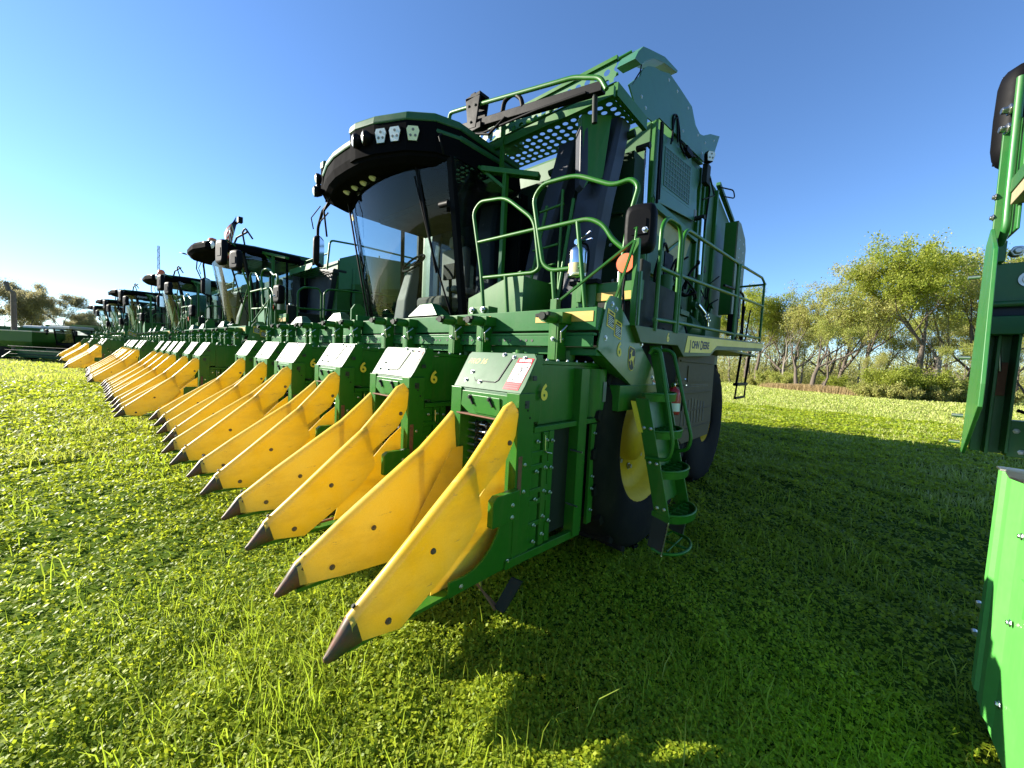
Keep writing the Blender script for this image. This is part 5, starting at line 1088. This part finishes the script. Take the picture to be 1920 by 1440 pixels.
def blades(n, rmin, rmax, pw, hl, w0, patch=True):
    x, y, r = scatter(n, rmin, rmax, pw)
    if patch:
        k = rng.random(n) < np.clip(.16+.40*vnoise(x, y, 2.6, 11)+.18*vnoise(x, y, 7, 12), .04, 1); x, y, r = x[k], y[k], r[k]
    n = len(x); H = rng.uniform(*hl, n)*(.8+.25*vnoise(x, y, 1.5, 14)); W = w0*np.maximum(1, r/2.4)**.9*rng.uniform(.6, 1.4, n)
    az = rng.uniform(0, 6.28, n); ln = rng.uniform(.1, .75, n)*H; la = rng.uniform(0, 6.28, n)
    p0 = np.stack([x, y, np.zeros(n)], 1); ld = np.stack([np.cos(la), np.sin(la), np.zeros(n)], 1)
    p1 = p0+ld*(ln*.3)[:, None]; p1[:, 2] = H*.6; p2 = p0+ld*ln[:, None]; p2[:, 2] = H*(1-.25*(ln/H)**2)
    s = np.stack([np.cos(az), np.sin(az), np.zeros(n)], 1)*W[:, None]
    q1 = np.stack([p0-s*.5, p0+s*.5, p1+s*.42, p1-s*.42], 1); q2 = np.stack([p1-s*.42, p1+s*.42, p2+s*.06, p2-s*.06], 1)
    # weld: build quads pairwise sharing an island
    return np.stack([q1, q2], 1)
def blade_mesh(name, q, mat):
    n = len(q); v = np.concatenate([q[:, 0, :, :], q[:, 1, 2:, :]], 1).reshape(-1, 3)      # 6 verts
    me = bpy.data.meshes.new(name); me.vertices.add(n*6); me.vertices.foreach_set('co', v.astype(np.float32).ravel())
    idx = (np.arange(n)*6)[:, None]+np.array([0, 1, 2, 3, 3, 2, 4, 5])[None]
    me.loops.add(n*8); me.loops.foreach_set('vertex_index', idx.astype(np.int32).ravel())
    me.polygons.add(n*2); me.polygons.foreach_set('loop_start', np.arange(0, n*8, 4, dtype=np.int32)); me.polygons.foreach_set('loop_total', np.full(n*2, 4, np.int32))
    me.update(); me.materials.append(mat); o = bpy.data.objects.new(name, me); COL.objects.link(o); return tag(o, kind='stuff')
bq = np.concatenate([blades(190000, .6, 34, 1.8, (.08, .19), .0042), blades(9000, .7, 9, 1.6, (.18, .30), .005)])
blade_mesh('grass', bq, BLADE)
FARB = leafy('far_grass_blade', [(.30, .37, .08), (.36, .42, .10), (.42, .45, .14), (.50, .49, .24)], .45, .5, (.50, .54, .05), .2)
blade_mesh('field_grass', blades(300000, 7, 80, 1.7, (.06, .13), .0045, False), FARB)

# ------------------------------------------------------------------ trees
BARK = paint('bark', (.10, .078, .058), .9, damt=.5, dscale=2, dust=(.045, .036, .03), bmp=.6)
BARKL = paint('pale_bark', (.21, .185, .155), .9, damt=.5, dscale=2, dust=(.09, .075, .06), bmp=.6)
LEAFS = {'olive': leafy('olive_spring_leaf', [(.22, .27, .06), (.28, .33, .075), (.34, .37, .10), (.38, .36, .15)], .48, .6, (.44, .44, .07), .2),
         'green': leafy('young_green_leaf', [(.16, .21, .03), (.22, .27, .04), (.27, .31, .05), (.31, .32, .08)], .5, .55, (.42, .46, .035), .2),
         'tan': leafy('budding_tan_leaf', [(.29, .29, .09), (.35, .34, .11), (.29, .35, .08), (.40, .36, .16)], .48, .65, (.44, .39, .12), .2),
         'dark': leafy('dull_dark_leaf', [(.22, .22, .12), (.27, .27, .13), (.31, .28, .17), (.35, .30, .20)], .5, .65, (.42, .38, .18), .2)}
def grow(seed, H, fork, spread, lean, leaf_n, size, droop=0, r0=None, sig=.021):
    r = random.Random(seed); tb = MB(); tips = []; r0 = r0 or H*.0155
    def branch(p, d, L, rad, depth):
        n = 5 if depth < 2 else 3; pts = [p.copy()]; rads = [rad]; q = p.copy(); dd = d.copy()
        for k in range(n):
            dd = (dd+V(r.gauss(0, .13), r.gauss(0, .13), r.gauss(.03, .08)-droop*depth*.03)).normalized(); q = q+dd*(L/n); pts.append(q.copy()); rads.append(rad*(1-.55*(k+1)/n))
            if depth >= 1 and k >= 1: tips.append((q.copy(), depth))
        tb.tube(pts, rad, 7 if depth < 2 else 4, radii=rads)
        if depth >= 5 or rad < .005: tips.append((q.copy(), 5)); return
        nc = r.choice((2, 3, 3)) if depth else fork
        for c in range(nc):
            f = r.uniform(.45, 1.0) if c else 1.0
            i = min(n, max(1, int(round(f*n)))); b0 = pts[i]; a = r.uniform(0, 6.28)
            side = V(math.cos(a), math.sin(a), 0); nd = (dd*(1.0 if c == 0 else .75)+side*spread*r.uniform(.5, 1.2)+V(0, 0, r.uniform(.05, .5)-droop*.1)).normalized()
            branch(b0, nd, L*r.uniform(.62, .86), rads[i]*r.uniform(.62, .85), depth+1)
    branch(V(0, 0, -.1), V(lean[0], lean[1], 1).normalized(), H*.30, r0, 0)
    mz = max(t[0].z for t in tips); s = H/mz
    tb.v = [(x*s, y*s, z*s) for x, y, z in tb.v]
    P = np.array([tuple(t[0]*s) for t in tips if t[1] >= 2]); g = np.random.default_rng(seed)
    idx = g.integers(0, len(P), leaf_n); cl = g.random(len(P)) < .60; idx = idx[cl[idx]]
    c = P[idx]+g.normal(0, H*sig, (len(idx), 3)); sz = size*g.uniform(.6, 1.5, len(idx))
    v = leaf_quads(c[:, 0], c[:, 1], c[:, 2], sz, .9, .6)
    return tb, v
PROTO = {}
def tree_proto(key, leaf, bark, *a, **k):
    tb, v = grow(*a, **k)
    o = tb.build('trunk', bark); me = o.data; bpy.data.objects.remove(o)
    c = np_mesh('crown', v, 4, LEAFS[leaf], None); mc = c.data; bpy.data.objects.remove(c); PROTO[key] = (me, mc)
tree_proto('broad_green', 'green', BARK, 1, 12, 3, .75, (.05, .0), 34000, .14)
tree_proto('broad_olive', 'olive', BARK, 2, 11, 3, .8, (.1, .02), 22000, .13)
tree_proto('tan', 'tan', BARK, 3, 10, 4, .6, (.12, .05), 17000, .125)
tree_proto('bare', 'olive', BARKL, 14, 11, 3, .65, (.02, .1), 7000, .13)
tree_proto('leaning', 'olive', BARK, 15, 9.5, 3, .85, (.35, .1), 11000, .13)
tree_proto('slender', 'tan', BARKL, 6, 8.5, 2, .45, (.05, .0), 8000, .13)
tree_proto('dark', 'dark', BARK, 7, 9, 3, .75, (.0, .0), 34000, .17, sig=.034)
tree_proto('dark_b', 'dark', BARK, 8, 8, 4, .7, (.05, .0), 30000, .17, sig=.036)
def tree(key, x, y, h, rz, label, group=None, name='tree'):
    me, mc = PROTO[key]; t = thing(name, (x, y, 0), label, 'tree', group)
    for nm, m in (('trunk', me), ('crown', mc)):
        o = bpy.data.objects.new(nm, m); COL.objects.link(o); o.parent = t
    t.scale = (h, h, h); t.rotation_euler = (0, 0, rz); return t

GW = 'trees along the wood edge'
tree('broad_green', 3.7, 47.5, 1.14, .4, 'tallest spreading tree in fresh yellow-green leaf standing behind the largest bush', GW)
tree('broad_green', .9, 48.5, .98, 2.9, 'second tall yellow-green tree, crowded against the tallest one', GW)
tree('bare', 5.9, 52.0, 1.28, 2.2, 'forked tree with thinly leafed pale limbs just past the tallest green tree', GW)
tree('leaning', 6.3, 45.5, .52, R(215), 'small crooked pale tree at the field edge, beside the machine cut by the picture edge', GW)
tree('tan', -2.9, 44.4, 1.16, R(41), 'tan budding tree with leaning dark trunks behind the strip of dry grass', GW)
tree('tan', -4.2, 46.5, 1.06, R(80), 'tan budding tree with slimmer trunk, nearer the picker rail than the leaning one', GW)
tree('leaning', -2.2, 43.6, .72, R(30), 'low tree with arching dark limbs beside the tan budding tree', GW)
tree('broad_olive', -1.4, 51.0, 1.12, 1.3, 'olive tree filling the gap between the tan tree and the green trees', GW)
tree('broad_green', -8.4, 52.0, .92, 2.0, 'young green tree nearest the end of the picker side rail', GW)
tree('broad_olive', -6.4, 54.0, 1.0, 5.0, 'rounded olive tree between the picker rail and the tan trees', GW)
tree('slender', -6.0, 50.0, 1.0, R(20), 'thin pale-trunked tree in front of the rounded olive tree', GW)
tree('broad_olive', 9.0, 52.0, 1.3, 3.4, 'wide olive tree half hidden behind the machine with the sunlit panel', GW)
tree('tan', 7.6, 56.0, 1.35, 4.4, 'tan-topped tree showing beside the mirror post of the sunlit-panel machine', GW)
tree('broad_green', 12.5, 60.0, 1.2, 1.1, 'green tree showing through the frame of the sunlit-panel machine', GW)
tree('slender', 1.0, 43.5, .42, .2, 'thin bare sapling between the low arching tree and the bushes', GW)
tree('slender', .2, 43.2, .38, 1.2, 'shorter pale sapling before the lowest olive bush', GW)
rt_ = random.Random(21)
for k in range(22):
    px = -17+k*2.0+rt_.uniform(-.8, .8)
    tree(rt_.choice(('slender', 'tan', 'broad_olive', 'broad_green')), px*.75+rt_.uniform(-2, 2)-2, 60+px*.55+rt_.uniform(0, 10), rt_.uniform(.72, 1.0), rt_.uniform(0, 6), 'half-hidden tree in the second rank of the wood behind the field', 'second rank of the wood')
for k, (x, y, h, lb) in enumerate(((-99, -13.5, 1.10, 'dull bare-branched tree cut by the picture edge beyond the utility pole'), (-100, -9.5, 1.12, 'tallest dull tree of its clump, straight behind the utility pole'), (-97, -5.5, 1.02, 'rounded dull tree between the utility pole and the combines'), (-96, -2.0, .92, 'dull tree behind the sloping wagon, lower than its rounded neighbour'), (-94, 1.2, .72, 'smaller brownish tree over the first combine cab'), (-93, 3.9, .52, 'lowest brownish tree next to the farthest picker roofs'))):
    tree('dark' if k % 2 else 'dark_b', x, y, h, k*1.3, lb, 'clump of trees at the far left')
for k in range(9): tree(('dark_b', 'dark')[k % 2], -106+rt_.uniform(-4, 4), -15+k*2.2, rt_.uniform(.75, 1.0)*(1-.035*k), k*2.1, 'dull tree in the back rank behind the utility pole', 'back rank of the left clump')
# bushes at the field edge
def bush_proto(key, leaf, seed, H, W, n):
    r = random.Random(seed); tb = MB(); tips = []
    for k in range(16):
        a = r.uniform(0, 6.28); d = V(math.cos(a)*r.uniform(.1, .6)*W/H*1.2, math.sin(a)*r.uniform(.1, .6)*W/H*1.2, 1).normalized(); q = V(math.cos(a)*.2, math.sin(a)*.2, 0); pts = [q.copy()]
        L = H*r.uniform(.55, 1.05)
        for i in range(5):
            d = (d+V(r.gauss(0, .12), r.gauss(0, .12), 0)).normalized(); q = q+d*L/5; pts.append(q.copy()); tips.append((tuple(q), i))
        tb.tube(pts, .02, 4, radii=[.03, .024, .018, .013, .009, .005])
    o = tb.build('stems', BARK); me = o.data; bpy.data.objects.remove(o)
    g = np.random.default_rng(seed); P = np.array([t[0] for t in tips]); idx = g.integers(0, len(P), n); c = P[idx]+g.normal(0, H*.09, (n, 3)); c[:, 2] = np.abs(c[:, 2])
    o = np_mesh('foliage', leaf_quads(c[:, 0], c[:, 1], c[:, 2],   .13*g.uniform(.5, 1.4, n), .9, .6), 4, LEAFS[leaf], None); mc = o.data; bpy.data.objects.remove(o); PROTO[key] = (me, mc)
bush_proto('bush_a', 'green', 31, 2.5, 2.2, 15000); bush_proto('bush_b', 'olive', 32, 1.8, 2.4, 11000); bush_proto('bush_c', 'tan', 33, 1.2, 2.2, 7000)
def bush(key, x, y, h, label, group='bushes at the field edge'):
    me, mc = PROTO[key]; t = thing('bush', (x, y, 0), label, 'bush', group)
    for nm, m in (('stems', me), ('foliage', mc)):
        o = bpy.data.objects.new(nm, m); COL.objects.link(o); o.parent = t
    t.scale = (h, h, h); t.rotation_euler = (0, 0, x*3.3); return t
bush('bush_a', 2.6, 42.8, 1.0, 'largest bright green bush, in front of the tallest green tree')
bush('bush_a', 1.4, 42.2, .86, 'bright green bush shaded by the second tall green tree')
bush('bush_a', 4.2, 44.0, .92, 'bright green bush toward the forked pale tree')
bush('bush_b', 5.6, 44.6, .95, 'olive bush before the forked pale tree')
bush('bush_b', .3, 42.2, .6, 'low olive bush by the pale saplings')
bush('bush_a', 7.4, 47.5, .55, 'small lime bush behind the crooked pale tree')
bush('bush_b', -5.4, 47.5, .9, 'olive bush before the rounded olive tree')
bush('bush_b', -7.2, 50.5, .95, 'olive bush by the end of the picker side rail')
bush('bush_a', -1.3, 45.4, .62, 'green bush under the low arching tree')
for k, (x, y) in enumerate(((3.2, 41.6), (4.8, 43.0), (1.9, 41.2), (6.4, 44.4), (.9, 41.4), (8.2, 46.2), (-6.4, 48.2), (-8.6, 51))): bush('bush_c', x, y, .8+.1*(k % 3), 'knee-high brownish bush in the strip before the green bushes', 'brownish bushes at the field edge')
# woods behind, read as one mass
g_ = np.random.default_rng(5); wb = MB()
for k in range(170):
    dp = g_.uniform(58, 84); u = dp*g_.uniform(.42, 1.6); x = -.6652*dp+.7466*u; y = .7466*dp+.6652*u; h = g_.uniform(3, 7.5); ln = g_.normal(0, .35, 2)
    wb.tube([(x, y, 0), (x+ln[0]*.5, y+ln[1]*.5, h*.5), (x+ln[0], y+ln[1], h)], .1, 4, radii=[.10, .07, .02])
tag(wb.build('woods_stems', BARK), kind='stuff')
n = 230000; dp = g_.uniform(50, 86, n); u = dp*g_.uniform(.42, 1.6, n); z = 9.0*g_.beta(1.05, 2.1, n)*(.75+.25*np.sin(u*.7)+.2*np.sin(u*1.9+1))

def wood_xy(u, dp): return -.6652*dp+.7466*u, .7466*dp+.6652*u
x, y = wood_xy(u, dp)
tag(np_mesh('woods_foliage', leaf_quads(x, y, z, .19*g_.uniform(.5, 1.5, n), .9, .6), 4, LEAFS['tan'], None), kind='stuff')
DRY = leafy('dry_grass_blade', [(.30, .22, .11), (.38, .28, .14), (.26, .2, .09)], .3, .7, None, .2)
n = 9000; t_ = g_.random(n); x = -7.0+t_*7.2+g_.normal(0, .25, n); y = 47.6-t_*5.4+g_.normal(0, .35, n); H = g_.uniform(.25, .75, n)*(1-.5*np.abs(t_-.65)); W = .03
az = g_.uniform(0, 6.28, n); s_ = np.stack([np.cos(az), np.sin(az), np.zeros(n)], 1)*W; p0 = np.stack([x, y, np.zeros(n)], 1); p1 = p0+np.stack([g_.normal(0, .06, n), g_.normal(0, .06, n), H], 1)
tag(np_mesh('dry_grass', np.stack([p0-s_*.5, p0+s_*.5, p1+s_*.1, p1-s_*.1], 1).reshape(-1, 3), 4, DRY), kind='stuff')
# ------------------------------------------------------------------ tidy helper properties
for o in bpy.data.objects:
    if '_o' in o: del o['_o']
